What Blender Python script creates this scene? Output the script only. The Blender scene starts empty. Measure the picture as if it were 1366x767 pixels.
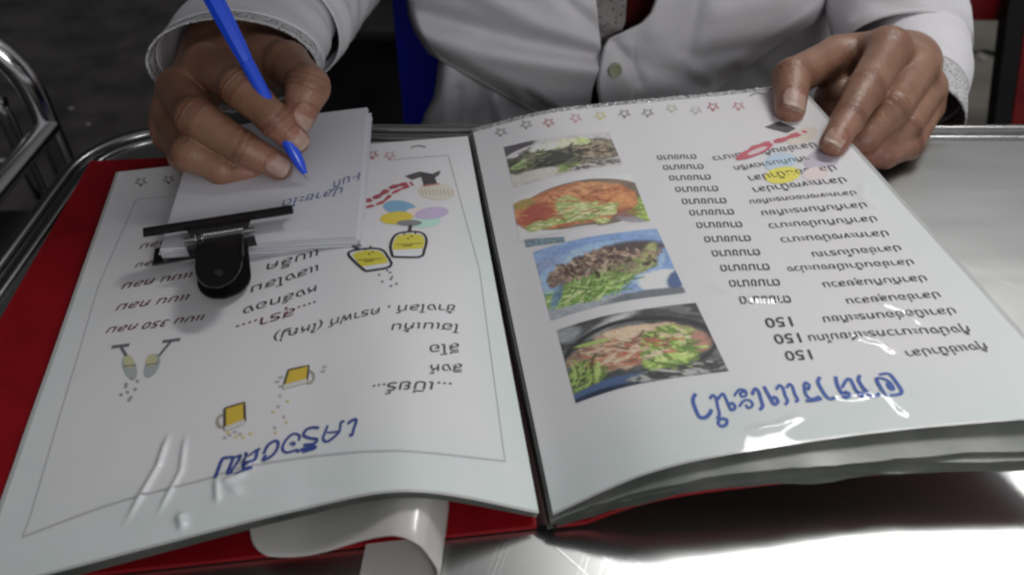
import bpy, bmesh, math, random
import numpy as np
from mathutils import Vector, Matrix

random.seed(4)
scene = bpy.context.scene
COL = scene.collection

# ------------------------------------------------------------------ camera
CAM_H = 0.31                       # metres above the table top (table top is z = 0)
PITCH = 40.9                       # degrees below the horizon
FPX = 1100.0                       # focal length in pixels of a 1366 wide frame
cam_d = bpy.data.cameras.new("camera")
cam = bpy.data.objects.new("camera", cam_d)
COL.objects.link(cam)
cam.location = (0, 0, CAM_H)
cam.rotation_euler = (math.radians(90 - PITCH), 0, 0)
cam_d.sensor_width = 36.0
cam_d.lens = FPX / 1366.0 * 36.0
cam_d.clip_start = 0.01
cam_d.clip_end = 100
cam_d.dof.use_dof = True
cam_d.dof.focus_distance = 0.47
cam_d.dof.aperture_fstop = 9.0
scene.camera = cam

# ------------------------------------------------------------------ world and lamps
world = bpy.data.worlds.new("World")
scene.world = world
world.use_nodes = True
wn = world.node_tree.nodes
wl = world.node_tree.links
bg = wn["Background"]
tc = wn.new("ShaderNodeTexCoord")
dotn = wn.new("ShaderNodeVectorMath")          # ambient graded brighter from front and right, as fill on the shirt
dotn.operation = "DOT_PRODUCT"
dotn.inputs[1].default_value = (0.68, -0.60, 0.14)
wl.new(tc.outputs["Generated"], dotn.inputs[0])
mr = wn.new("ShaderNodeMapRange")
mr.inputs["From Min"].default_value = -0.32
mr.inputs["From Max"].default_value = 0.95
mr.inputs["To Min"].default_value = 0.02
mr.inputs["To Max"].default_value = 0.41
wl.new(dotn.outputs["Value"], mr.inputs["Value"])
bg.inputs[0].default_value = (0.97, 0.97, 1.0, 1)
wl.new(mr.outputs[0], bg.inputs[1])


def area_lamp(name, loc, target, sx, sy, power, color, spread=180):
    d = bpy.data.lights.new(name, "AREA")
    d.shape = "RECTANGLE"
    d.size, d.size_y, d.energy, d.color = sx, sy, power, color
    d.spread = math.radians(spread)          # narrower beam, keeps lamplight off the left page
    o = bpy.data.objects.new(name, d)
    COL.objects.link(o)
    o.location = loc
    v = Vector(target) - Vector(loc)
    o.rotation_euler = v.to_track_quat("-Z", "Y").to_euler()
    return o


area_lamp("tube_lamp", (0.66, 1.20, 1.50), (0.15, 0.35, 0), 0.50, 0.15, 9.9, (1.0, 0.985, 0.965))
area_lamp("side_tube_lamp", (0.92, 0.74, 1.20), (0.54, 0.14, 0), 0.62, 0.14, 0.9, (1.0, 0.985, 0.965), 46)
area_lamp("front_fill_lamp", (0.42, -0.60, 0.50), (0.05, 0.62, 0.02), 0.35, 0.25, 1.05, (1.0, 0.985, 0.97), 100)  # added fill light to brighten the shirt front

scene.view_settings.view_transform = "Standard"
scene.view_settings.look = "None"
scene.view_settings.exposure = 0.0
scene.view_settings.gamma = 1.0
scene.render.engine = "CYCLES"
scene.cycles.use_denoising = True
scene.cycles.filter_width = 2.3
scene.cycles.max_bounces = 8
scene.cycles.sample_clamp_indirect = 1.0
scene.cycles.caustics_reflective = False
scene.cycles.caustics_refractive = False

# ------------------------------------------------------------------ calibration helpers
CT, ST = math.cos(math.radians(PITCH)), math.sin(math.radians(PITCH))


def P(u, v, z):
    """world point of photo pixel u, v at height z"""
    u = np.asarray(u, float); v = np.asarray(v, float)
    yd = v - 383.5
    Z = FPX * ST + yd * CT
    Y = FPX * CT - yd * ST
    k = (CAM_H - z) / Z
    return np.stack([(u - 683) * k, Y * k, np.broadcast_to(np.asarray(z, float), k.shape)], -1)


def D(u, v, d):
    """world point of photo pixel u, v at depth d along the optical axis"""
    u = np.asarray(u, float); v = np.asarray(v, float); d = np.asarray(d, float)
    x = (u - 683) / FPX * d
    yd = (v - 383.5) / FPX * d
    return np.stack([x, d * CT - yd * ST, CAM_H - d * ST - yd * CT], -1)


def V(u, v, y):
    """world point of photo pixel u, v on the upright plane at distance y"""
    u = np.asarray(u, float); v = np.asarray(v, float); y = np.asarray(y, float)
    yd = v - 383.5
    return D(u, v, y * FPX / (FPX * CT - yd * ST))


def proj(p):
    p = np.asarray(p, float)
    d = p[..., 1] * CT + (CAM_H - p[..., 2]) * ST
    yd = -p[..., 1] * ST + (CAM_H - p[..., 2]) * CT
    return np.stack([683 + FPX * p[..., 0] / d, 383.5 + FPX * yd / d], -1)


def lin(c):
    c = np.asarray(c, float) / 255.0
    return np.where(c <= 0.04045, c / 12.92, ((c + 0.055) / 1.055) ** 2.4)


def ink(r, g, b, k=1.3):
    c = lin((r, g, b)) * k
    return np.clip(c * 0.88 + c.mean() * 0.12, 0.004, 0.85)


# ------------------------------------------------------------------ noise (numpy)
def _hash(ix, iy, seed):
    n = (ix.astype(np.int64) * 374761393 + iy.astype(np.int64) * 668265263 + seed * 1442695041) & 0xFFFFFFFF
    n = ((n ^ (n >> 13)) * 1274126177) & 0xFFFFFFFF
    return ((n ^ (n >> 16)) & 0xFFFF) / 65535.0


def vnoise(x, y, seed=0):
    x = np.asarray(x, float); y = np.asarray(y, float)
    ix, iy = np.floor(x), np.floor(y)
    fx, fy = x - ix, y - iy
    fx = fx * fx * (3 - 2 * fx); fy = fy * fy * (3 - 2 * fy)
    a = _hash(ix, iy, seed); b = _hash(ix + 1, iy, seed)
    c = _hash(ix, iy + 1, seed); d = _hash(ix + 1, iy + 1, seed)
    return (a * (1 - fx) + b * fx) * (1 - fy) + (c * (1 - fx) + d * fx) * fy


def fbm(x, y, seed=0, octv=4):
    s = 0; a = 0.5; t = 0
    for i in range(octv):
        s = s + a * vnoise(x * 2 ** i, y * 2 ** i, seed + i * 17); t += a; a *= 0.55
    return s / t


def sstep(a, b, x):
    t = np.clip((x - a) / (b - a), 0, 1)
    return t * t * (3 - 2 * t)


def polydist(u, v, pts):
    """distance from u, v to a polyline, with the position 0..1 along it"""
    best = np.full(np.shape(u), 1e9); pos = np.zeros(np.shape(u))
    n = len(pts) - 1
    for i in range(n):
        ax, ay = pts[i]; bx, by = pts[i + 1]
        dx, dy = bx - ax, by - ay
        h = np.clip(((u - ax) * dx + (v - ay) * dy) / (dx * dx + dy * dy + 1e-12), 0, 1)
        d = np.hypot(u - ax - h * dx, v - ay - h * dy)
        m = d < best
        best = np.where(m, d, best); pos = np.where(m, (i + h) / n, pos)
    return best, pos


# ------------------------------------------------------------------ mesh helpers
def mesh_obj(name, verts, faces, mat=None, parent=None, smooth=True, colors=None, uv=None):
    me = bpy.data.meshes.new(name)
    me.from_pydata([tuple(map(float, v)) for v in verts], [], [tuple(map(int, f)) for f in faces])
    me.update()
    if smooth:
        me.polygons.foreach_set("use_smooth", [True] * len(me.polygons))
    if colors is not None:
        at = me.color_attributes.new("Col", "FLOAT_COLOR", "POINT")
        c = np.ones((len(verts), 4), np.float32); c[:, :3] = colors
        at.data.foreach_set("color", c.ravel())
    o = bpy.data.objects.new(name, me)
    COL.objects.link(o)
    if mat is not None:
        for m in (mat if isinstance(mat, (list, tuple)) else [mat]):
            me.materials.append(m)
    if parent is not None:
        attach(o, parent)
    return o


def attach(o, parent):
    """parent o and keep it where it stands (meshes carry world coordinates, empties stand at their base)"""
    o.parent = parent
    if parent.type == "EMPTY":
        o.matrix_parent_inverse = Matrix.Translation(-Vector(parent.location))
    else:
        o.matrix_parent_inverse = Matrix.Identity(4)
    return o


def empty(name, loc=(0, 0, 0)):
    o = bpy.data.objects.new(name, None)
    COL.objects.link(o)
    o.location = loc
    o.empty_display_size = 0.05
    return o


def tag(o, label=None, cat=None, group=None, kind=None):
    if label: o["label"] = label
    if cat: o["category"] = cat
    if group: o["group"] = group
    if kind: o["kind"] = kind
    return o


def grid_faces(n, m, off=0, closed=False, flip=False):
    """n rows of m vertices"""
    f = []
    for i in range(n - 1):
        for j in range(m if closed else m - 1):
            a = off + i * m + j; b = off + i * m + (j + 1) % m
            c = off + (i + 1) * m + (j + 1) % m; d = off + (i + 1) * m + j
            f.append((a, d, c, b) if flip else (a, b, c, d))
    return f


class MB:
    """collects shapes that make one part"""
    def __init__(self):
        self.v = []; self.f = []

    def add(self, verts, faces):
        o = len(self.v)
        self.v += [tuple(map(float, q)) for q in verts]
        self.f += [tuple(int(i) + o for i in f) for f in faces]

    def box(self, c, s, rot=None, bev=0.0):
        bm = bmesh.new()
        bmesh.ops.create_cube(bm, size=1)
        for q in bm.verts:
            q.co = Vector((q.co.x * s[0], q.co.y * s[1], q.co.z * s[2]))
        if bev:
            bmesh.ops.bevel(bm, geom=bm.edges[:], offset=bev, segments=3, affect="EDGES", profile=0.5)
        R = rot if rot is not None else Matrix.Identity(3)
        bm.verts.index_update()
        self.add([R @ q.co + Vector(c) for q in bm.verts], [[q.index for q in f.verts] for f in bm.faces])
        bm.free()

    def tube(self, pts, r, seg=16, cap=True):
        pts = [Vector(tuple(map(float, q))) for q in pts]
        n = len(pts)
        rr = list(r) if isinstance(r, (list, tuple, np.ndarray)) else [r] * n
        tang = [(pts[min(i + 1, n - 1)] - pts[max(i - 1, 0)]).normalized() for i in range(n)]
        up = Vector((0, 0, 1)) if abs(tang[0].z) < 0.9 else Vector((1, 0, 0))
        nx = tang[0].cross(up).normalized()
        vs = []
        for i in range(n):
            nx = (nx - tang[i] * nx.dot(tang[i])).normalized()
            ny = tang[i].cross(nx)
            for k in range(seg):
                a = 2 * math.pi * k / seg
                vs.append(pts[i] + (nx * math.cos(a) + ny * math.sin(a)) * rr[i])
        fs = grid_faces(n, seg, 0, True)
        if cap:
            fs.append(tuple(range(seg))); fs.append(tuple((n - 1) * seg + k for k in reversed(range(seg))))
        self.add(vs, fs)

    def build(self, name, mat, parent=None, smooth=True, angle=40):
        o = mesh_obj(name, self.v, self.f, mat, parent, smooth)
        bm = bmesh.new(); bm.from_mesh(o.data)
        bmesh.ops.recalc_face_normals(bm, faces=bm.faces[:])
        bm.to_mesh(o.data); bm.free()
        if smooth:
            o.data.set_sharp_from_angle(angle=math.radians(angle))
        return o


def spline(pts, n):
    """Catmull-Rom through pts, n samples"""
    p = np.asarray(pts, float)
    p = np.vstack([2 * p[0] - p[1], p, 2 * p[-1] - p[-2]])
    m = len(pts) - 1
    out = []
    for t in np.linspace(0, m, n):
        i = min(int(t), m - 1); f = t - i
        a, b, c, d = p[i], p[i + 1], p[i + 2], p[i + 3]
        out.append(0.5 * ((2 * b) + (-a + c) * f + (2 * a - 5 * b + 4 * c - d) * f * f + (-a + 3 * b - 3 * c + d) * f ** 3))
    return np.array(out)


# ------------------------------------------------------------------ materials
def new_mat(name, color=(0.8, 0.8, 0.8), rough=0.5, metal=0.0, spec=0.5, coat=0.0, coat_rough=0.1, attr=False):
    m = bpy.data.materials.new(name)
    m.use_nodes = True
    b = m.node_tree.nodes["Principled BSDF"]
    b.inputs["Base Color"].default_value = (*color, 1)
    b.inputs["Roughness"].default_value = rough
    b.inputs["Metallic"].default_value = metal
    b.inputs["Specular IOR Level"].default_value = spec
    b.inputs["Coat Weight"].default_value = coat
    b.inputs["Coat Roughness"].default_value = coat_rough
    if attr:
        a = m.node_tree.nodes.new("ShaderNodeAttribute")
        a.attribute_name = "Col"
        m.node_tree.links.new(a.outputs["Color"], b.inputs["Base Color"])
    return m


def bump(m, scale, strength, dist, detail=4, vec_scale=(1, 1, 1), target="Normal", kind="noise", chain=None):
    nt = m.node_tree; N = nt.nodes; L = nt.links
    b = N["Principled BSDF"]
    tcn = N.new("ShaderNodeTexCoord"); mp = N.new("ShaderNodeMapping")
    mp.inputs["Scale"].default_value = vec_scale
    L.new(tcn.outputs["Object"], mp.inputs["Vector"])
    if kind == "noise":
        t = N.new("ShaderNodeTexNoise"); t.inputs["Scale"].default_value = scale; t.inputs["Detail"].default_value = detail
        out = t.outputs["Fac"]
    else:
        t = N.new("ShaderNodeTexVoronoi"); t.inputs["Scale"].default_value = scale
        out = t.outputs["Distance"]
    L.new(mp.outputs["Vector"], t.inputs["Vector"])
    bp = N.new("ShaderNodeBump")
    bp.inputs["Strength"].default_value = strength; bp.inputs["Distance"].default_value = dist
    L.new(out, bp.inputs["Height"])
    if chain is not None:
        L.new(chain.outputs[0], bp.inputs["Normal"])
    for tg in ([target] if isinstance(target, str) else target):
        L.new(bp.outputs[0], b.inputs[tg])
    return bp


def color_noise(m, scale, c1, c2, detail=5, lo=0.35, hi=0.65, vec_scale=(1, 1, 1)):
    nt = m.node_tree; N = nt.nodes; L = nt.links
    b = N["Principled BSDF"]
    tcn = N.new("ShaderNodeTexCoord"); mp = N.new("ShaderNodeMapping")
    mp.inputs["Scale"].default_value = vec_scale
    L.new(tcn.outputs["Object"], mp.inputs["Vector"])
    t = N.new("ShaderNodeTexNoise"); t.inputs["Scale"].default_value = scale; t.inputs["Detail"].default_value = detail
    L.new(mp.outputs["Vector"], t.inputs["Vector"])
    r = N.new("ShaderNodeValToRGB")
    r.color_ramp.elements[0].position = lo; r.color_ramp.elements[0].color = (*c1, 1)
    r.color_ramp.elements[1].position = hi; r.color_ramp.elements[1].color = (*c2, 1)
    L.new(t.outputs["Fac"], r.inputs["Fac"])
    L.new(r.outputs[0], b.inputs["Base Color"])
    return r


M = {}
# paper behind a slightly wavy plastic film
for nm in ("page_paper", "print_ink"):
    M[nm] = new_mat(nm, (0.76, 0.75, 0.77), 0.55, spec=0.25, coat=0.32, coat_rough=0.05, attr=True)
    b1 = bump(M[nm], 12, 0.10, 0.002, 2, target="Coat Normal")
    bump(M[nm], 60, 0.12, 0.0008, 2, target="Coat Normal", chain=b1)
M["clear_edge"] = new_mat("clear_edge", (0.42, 0.42, 0.43), 0.16, spec=0.9, coat=1, coat_rough=0.05)
bump(M["clear_edge"], 260, 1.0, 0.004, 2, target=["Normal", "Coat Normal"])
M["sleeve_edge"] = new_mat("sleeve_edge", (0.50, 0.51, 0.51), 0.25, spec=0.6, coat=0.6, coat_rough=0.1)
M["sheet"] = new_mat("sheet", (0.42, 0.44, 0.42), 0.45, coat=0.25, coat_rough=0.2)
color_noise(M["sheet"], 40, (0.13, 0.145, 0.13), (0.21, 0.22, 0.205))  # albedo darkened to give the lower sheets their shaded look
M["red_cover"] = new_mat("red_cover", (0.50, 0.004, 0.012), 0.55, spec=0.25)
color_noise(M["red_cover"], 30, (0.20, 0.002, 0.006), (0.27, 0.003, 0.009))
bump(M["red_cover"], 900, 0.2, 0.0005, 2)

M["shaded_spine"] = new_mat("shaded_spine", (0.03, 0.008, 0.010), 0.6)  # red spine darkened, the shade of the gutter is in its colour

M["steel"] = new_mat("steel", (0.62, 0.63, 0.62), 0.30, metal=1.0)
_nt = M["steel"].node_tree; _N = _nt.nodes; _L = _nt.links; _b = _N["Principled BSDF"]
color_noise(M["steel"], 7, (0.68, 0.70, 0.69), (0.77, 0.79, 0.78), 6, 0.3, 0.7, (1, 1.5, 1))
_tc = _N.new("ShaderNodeTexCoord"); _mp = _N.new("ShaderNodeMapping"); _mp.inputs["Scale"].default_value = (9, 60, 30)
_mp.inputs["Rotation"].default_value = (0, 0, 0.15)
_L.new(_tc.outputs["Object"], _mp.inputs["Vector"])
_t = _N.new("ShaderNodeTexNoise"); _t.inputs["Scale"].default_value = 1; _t.inputs["Detail"].default_value = 5
_L.new(_mp.outputs[0], _t.inputs["Vector"])
_mr = _N.new("ShaderNodeMapRange"); _mr.inputs["To Min"].default_value = 0.26; _mr.inputs["To Max"].default_value = 0.32
_L.new(_t.outputs["Fac"], _mr.inputs["Value"]); _L.new(_mr.outputs[0], _b.inputs["Roughness"])
_bp = _N.new("ShaderNodeBump"); _bp.inputs["Strength"].default_value = 0.05; _bp.inputs["Distance"].default_value = 0.0004
_L.new(_t.outputs["Fac"], _bp.inputs["Height"]); _L.new(_bp.outputs[0], _b.inputs["Normal"])
# random fine scratches
for _rot, _sc in ((0.55, (4, 620, 1)), (-0.8, (5, 480, 1)), (1.25, (3, 700, 1))):
    _m2 = _N.new("ShaderNodeMapping"); _m2.inputs["Scale"].default_value = _sc; _m2.vector_type = "TEXTURE"
    _m2.inputs["Rotation"].default_value = (0, 0, _rot); _m2.inputs["Scale"].default_value = (1 / _sc[0], 1 / _sc[1], 1)
    _L.new(_tc.outputs["Object"], _m2.inputs["Vector"])
    _t2 = _N.new("ShaderNodeTexNoise"); _t2.inputs["Scale"].default_value = 1; _t2.inputs["Detail"].default_value = 2
    _L.new(_m2.outputs[0], _t2.inputs["Vector"])
    _r2 = _N.new("ShaderNodeMapRange"); _r2.inputs["From Min"].default_value = 0.66; _r2.inputs["From Max"].default_value = 0.72
    _L.new(_t2.outputs["Fac"], _r2.inputs["Value"])
    _b2 = _N.new("ShaderNodeBump"); _b2.inputs["Strength"].default_value = 0.09; _b2.inputs["Distance"].default_value = 0.0003
    _L.new(_r2.outputs[0], _b2.inputs["Height"]); _L.new(_bp.outputs[0], _b2.inputs["Normal"]); _L.new(_b2.outputs[0], _b.inputs["Normal"])
    _bp = _b2
M["rim_steel"] = new_mat("rim_steel", (0.30, 0.30, 0.30), 0.26, metal=1.0)
bump(M["rim_steel"], 60, 0.15, 0.001)
M["chrome"] = new_mat("chrome", (0.72, 0.72, 0.73), 0.16, metal=1.0)
bump(M["chrome"], 40, 0.1, 0.001)
M["black_metal"] = new_mat("black_metal", (0.010, 0.009, 0.010), 0.20, spec=0.5)
M["spring"] = new_mat("spring", (0.26, 0.25, 0.25), 0.35, metal=1.0)
M["pad_paper"] = new_mat("pad_paper", (0.62, 0.63, 0.68), 0.8, spec=0.2)
bump(M["pad_paper"], 50, 0.1, 0.001)
M["pad_edge"] = new_mat("pad_edge", (0.66, 0.67, 0.69), 0.8, spec=0.2)
bump(M["pad_edge"], 1, 0.6, 0.002, 2, (3, 3, 1800))
M["blue_pen"] = new_mat("blue_pen", (0.012, 0.085, 0.80), 0.28, spec=0.5, coat=0.3)
M["blue_chair"] = new_mat("blue_chair", (0.012, 0.025, 0.62), 0.42)
bump(M["blue_chair"], 300, 0.15, 0.0006)
M["white_plastic"] = new_mat("white_plastic", (0.54, 0.535, 0.51), 0.30, coat=0.4)
M["white_plastic"].node_tree.nodes["Principled BSDF"].inputs["Subsurface Weight"].default_value = 0.15
M["white_plastic"].node_tree.nodes["Principled BSDF"].inputs["Subsurface Radius"].default_value = (0.004, 0.004, 0.004)
M["shirt"] = new_mat("shirt", (0.62, 0.615, 0.63), 0.85, spec=0.2)
color_noise(M["shirt"], 25, (0.71, 0.70, 0.735), (0.77, 0.76, 0.79))
_w = bump(M["shirt"], 1500, 0.3, 0.0006, 2)
bump(M["shirt"], 70, 0.22, 0.003, 4, chain=_w)
M["lace"] = new_mat("lace", (0.6, 0.6, 0.6), 0.85, spec=0.2)
_nt = M["lace"].node_tree; _N = _nt.nodes; _L = _nt.links
_tc = _N.new("ShaderNodeTexCoord"); _vo = _N.new("ShaderNodeTexVoronoi"); _vo.inputs["Scale"].default_value = 330
_L.new(_tc.outputs["Object"], _vo.inputs["Vector"])
_r = _N.new("ShaderNodeValToRGB"); _r.color_ramp.elements[0].position = 0.18; _r.color_ramp.elements[0].color = (0.16, 0.16, 0.17, 1)
_r.color_ramp.elements[1].position = 0.34; _r.color_ramp.elements[1].color = (0.58, 0.575, 0.59, 1)
_L.new(_vo.outputs["Distance"], _r.inputs["Fac"]); _L.new(_r.outputs[0], _N["Principled BSDF"].inputs["Base Color"])
bump(M["lace"], 330, 0.8, 0.002, kind="voronoi")
M["dotted"] = new_mat("dotted", (0.3, 0.28, 0.28), 0.85, spec=0.2)
_nt = M["dotted"].node_tree; _N = _nt.nodes; _L = _nt.links
_tc = _N.new("ShaderNodeTexCoord"); _vo = _N.new("ShaderNodeTexVoronoi"); _vo.inputs["Scale"].default_value = 260
_L.new(_tc.outputs["Object"], _vo.inputs["Vector"])
_r = _N.new("ShaderNodeValToRGB"); _r.color_ramp.elements[0].position = 0.15; _r.color_ramp.elements[0].color = (0.05, 0.045, 0.045, 1)
_r.color_ramp.elements[1].position = 0.3; _r.color_ramp.elements[1].color = (0.30, 0.27, 0.27, 1)
_L.new(_vo.outputs["Distance"], _r.inputs["Fac"]); _L.new(_r.outputs[0], _N["Principled BSDF"].inputs["Base Color"])
bump(M["dotted"], 90, 0.8, 0.006)
M["undershirt"] = new_mat("undershirt", (0.06, 0.006, 0.008), 0.9, spec=0.1)
M["button"] = new_mat("button", (0.42, 0.44, 0.30), 0.3, coat=0.5)
M["trousers"] = new_mat("trousers", (0.012, 0.012, 0.014), 0.9, spec=0.1)
M["hair"] = new_mat("hair", (0.01, 0.008, 0.007), 0.5)
M["skin"] = new_mat("skin", (0.4, 0.22, 0.15), 0.39, spec=0.45, attr=True)
_b = M["skin"].node_tree.nodes["Principled BSDF"]
_b.inputs["Subsurface Weight"].default_value = 0.12
_b.inputs["Subsurface Radius"].default_value = (0.006, 0.0025, 0.0015)
_b.inputs["Subsurface Scale"].default_value = 1.0
_w = bump(M["skin"], 1100, 0.22, 0.0006, 3)
_w = bump(M["skin"], 330, 0.34, 0.0013, 6, chain=_w)
bump(M["skin"], 620, 0.22, 0.0006, kind="voronoi", chain=_w)
M["shaded_floor"] = new_mat("shaded_floor", (0.06, 0.058, 0.057), 0.9, spec=0.2)  # floor darkened, the shade on the left is put into its colour
color_noise(M["shaded_floor"], 9, (0.052, 0.048, 0.046), (0.100, 0.094, 0.089), 8)
bump(M["shaded_floor"], 220, 0.6, 0.004)
M["concrete"] = new_mat("concrete", (0.3, 0.29, 0.25), 0.85, spec=0.25)
color_noise(M["concrete"], 5, (0.28, 0.27, 0.225), (0.42, 0.405, 0.35), 10)
bump(M["concrete"], 160, 0.5, 0.003)
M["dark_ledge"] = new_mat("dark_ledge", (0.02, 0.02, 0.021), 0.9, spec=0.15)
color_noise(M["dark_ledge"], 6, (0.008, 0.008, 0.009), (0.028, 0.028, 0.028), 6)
M["red_paint"] = new_mat("red_paint", (0.33, 0.012, 0.018), 0.45)
color_noise(M["red_paint"], 14, (0.25, 0.010, 0.014), (0.38, 0.014, 0.02))
M["seat_and_leg_shade"] = new_mat("seat_and_leg_shade", (0.012, 0.01, 0.011), 0.6)
M["pebble"] = new_mat("pebble", (0.45, 0.43, 0.40), 0.85)


# ------------------------------------------------------------------ the setting
def sheet(name, x0, x1, y0, y1, z, mat, n=2):
    xs = np.linspace(x0, x1, n); ys = np.linspace(y0, y1, n)
    vs = [(x, y, z) for y in ys for x in xs]
    return tag(mesh_obj(name, vs, grid_faces(n, n), mat, None, False), kind="structure")


FLOOR = -0.75
sheet("ground", -8, 8, -6, 14, FLOOR, M["shaded_floor"])
_pv = MB()
_pv.box((4.2, 4, FLOOR + 0.004), (7.0, 16, 0.008))
tag(_pv.build("pavement", M["concrete"], None, False), kind="structure")

# near-black ledge block added to fill the dark area behind the person
t = empty("back_ledge", (-0.05, 1.6, FLOOR))
tag(t, "near-black ledge block behind the seated person", "ledge")
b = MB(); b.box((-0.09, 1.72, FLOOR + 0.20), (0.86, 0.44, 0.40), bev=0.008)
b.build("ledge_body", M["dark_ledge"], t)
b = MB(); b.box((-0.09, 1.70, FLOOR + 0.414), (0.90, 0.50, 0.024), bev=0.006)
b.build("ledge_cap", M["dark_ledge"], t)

# ------------------------------------------------------------------ stainless table
TX0, TX1, TY0, TY1, TR = -0.307, 0.80, -0.16, 0.538, 0.065


def round_rect(x0, x1, y0, y1, r, seg=14):
    pts = []
    for cx, cy, a0 in ((x1 - r, y1 - r, 0), (x0 + r, y1 - r, 90), (x0 + r, y0 + r, 180), (x1 - r, y0 + r, 270)):
        for k in range(seg + 1):
            a = math.radians(a0 + 90 * k / seg)
            pts.append((cx + r * math.cos(a), cy + r * math.sin(a), math.cos(a), math.sin(a)))
    return pts


table = empty("steel_table", (0.25, 0.19, FLOOR))
tag(table, "brushed stainless steel table with a ridged rolled rim under the open menu", "table")
rr = round_rect(TX0 + 0.019, TX1 - 0.019, TY0 + 0.019, TY1 - 0.019, TR - 0.019)
nr = len(rr)
vs = [(p[0], p[1], 0.0) for p in rr] + [(p[0], p[1], -0.002) for p in rr]
fs = [tuple(range(nr)), tuple(range(2 * nr - 1, nr - 1, -1))] + [(k, nr + k, nr + (k + 1) % nr, (k + 1) % nr) for k in range(nr)]
mesh_obj("tabletop", vs, fs, M["steel"], table, False)
prof = [(-0.0188, -0.001)]
for k in range(9):
    a = math.pi * (1 - k / 8); prof.append((-0.0145 + 0.0042 * math.cos(a), 0.0028 * math.sin(a)))
prof += [(-0.0095, -0.0005), (-0.0085, -0.0005)]
for k in range(13):
    a = math.pi * (1 - 1.25 * k / 12); prof.append((-0.004 + 0.0045 * math.cos(a), 0.0042 * math.sin(a) + 0.0003))
prof += [(-0.0015, -0.006), (-0.0015, -0.03), (-0.003, -0.03), (-0.003, -0.004), (-0.0188, -0.003)]
rp = round_rect(TX0, TX1, TY0, TY1, TR)
vs = [(p[0] + p[2] * q[0], p[1] + p[3] * q[0], q[1]) for p in rp for q in prof]
fs = []
npf = len(prof)
for i in range(nr):
    for j in range(npf):
        a = i * npf + j; b_ = i * npf + (j + 1) % npf; c = ((i + 1) % nr) * npf + (j + 1) % npf; d = ((i + 1) % nr) * npf + j
        fs.append((a, d, c, b_))
rim = mesh_obj("rim", vs, fs, M["rim_steel"], table)
rim.data.set_sharp_from_angle(angle=math.radians(50))
for lx, ly in ((TX0 + 0.07, TY0 + 0.07), (TX1 - 0.07, TY0 + 0.07), (TX0 + 0.07, TY1 - 0.07), (TX1 - 0.07, TY1 - 0.07)):
    b = MB(); b.tube([(lx, ly, -0.004), (lx, ly, -0.4), (lx, ly, FLOOR)], 0.016)
    b.build("leg", M["chrome"], table)
for ly in (TY0 + 0.07, TY1 - 0.07):
    b = MB(); b.tube([(TX0 + 0.087, ly, -0.05), (TX1 - 0.087, ly, -0.05)], 0.010)
    b.build("apron_rail", M["chrome"], table)

# ------------------------------------------------------------------ chairs around
def arc_leg(x, y0, ztop, r, side):
    pts = [(x, y0, FLOOR + 0.006), (x, y0, -0.4), (x, y0, ztop - r)]
    for k in range(1, 9):
        a = math.pi / 2 * k / 8
        pts.append((x - side * (r - r * math.cos(a)), y0, ztop - r + r * math.sin(a)))
    return pts


t = empty("chrome_chair", (-0.75, 0.9, FLOOR))
tag(t, "chrome tube chair frame standing on dark floor left of the table", "chair")
for xo, r, zt, rad, yo in ((0.0, 0.10, -0.052, 0.0145, 0.0), (0.05, 0.07, -0.115, 0.0095, 0.008)):
    right = arc_leg(-0.552 - xo, 0.866 + yo, zt, r, 1)
    left = arc_leg(-0.985 + xo, 0.866 + yo, zt, r, -1)
    b = MB(); b.tube(right + left[::-1], rad, 18)
    b.build("back_frame" if xo == 0 else "inner_frame", M["chrome"], t)
b = MB(); b.tube([(-0.548, 0.862, -0.185), (-0.548, 0.60, -0.185), (-0.548, 0.46, -0.19), (-0.548, 0.43, -0.23), (-0.548, 0.43, FLOOR + 0.006)], 0.0120)
b.build("side_rail", M["chrome"], t)
b = MB(); b.tube([(-0.989, 0.862, -0.185), (-0.989, 0.60, -0.185), (-0.989, 0.46, -0.19), (-0.989, 0.43, -0.23), (-0.989, 0.43, FLOOR + 0.006)], 0.0120)
b.build("side_rail", M["chrome"], t)
b = MB(); b.tube([(-0.595, 0.875, -0.16), (-0.94, 0.875, -0.16)], 0.006); b.tube([(-0.595, 0.875, -0.24), (-0.94, 0.875, -0.24)], 0.006)
b.build("back_bar", M["chrome"], t)
b = MB(); b.box((-0.77, 0.64, -0.30), (0.40, 0.40, 0.03), bev=0.012)
b.build("seat", M["seat_and_leg_shade"], t)

CX = 0.08                                        # the person's middle line
t = empty("plastic_chair", (CX, 0.85, FLOOR))
tag(t, "blue plastic chair with a flat back that the person sits on", "chair")
b = MB(); b.box((CX - 0.173, 0.945, -0.10), (0.092, 0.022, 0.43), bev=0.006); b.build("back_post", M["blue_chair"], t)
b = MB(); b.box((CX + 0.173, 0.945, -0.10), (0.092, 0.022, 0.43), bev=0.006); b.build("back_post", M["blue_chair"], t)
b = MB()
for k in range(4):
    b.box((CX - 0.11 + 0.0733 * k, 0.945, -0.09), (0.05, 0.014, 0.36), bev=0.005)
b.box((CX, 0.945, 0.13), (0.436, 0.024, 0.06), bev=0.008)
b.build("backrest", M["blue_chair"], t)
b = MB(); b.box((CX, 0.75, -0.318), (0.44, 0.42, 0.025), bev=0.01); b.build("seat", M["blue_chair"], t)
for sx in (-1, 1):
    for yy in (0.57, 0.93):
        b = MB(); b.tube([(CX + sx * 0.19, yy, -0.33), (CX + sx * 0.215, yy + (0.03 if yy > 0.7 else -0.02), FLOOR)], [0.024, 0.017], 10)
        b.build("leg", M["blue_chair"], t)

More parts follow.
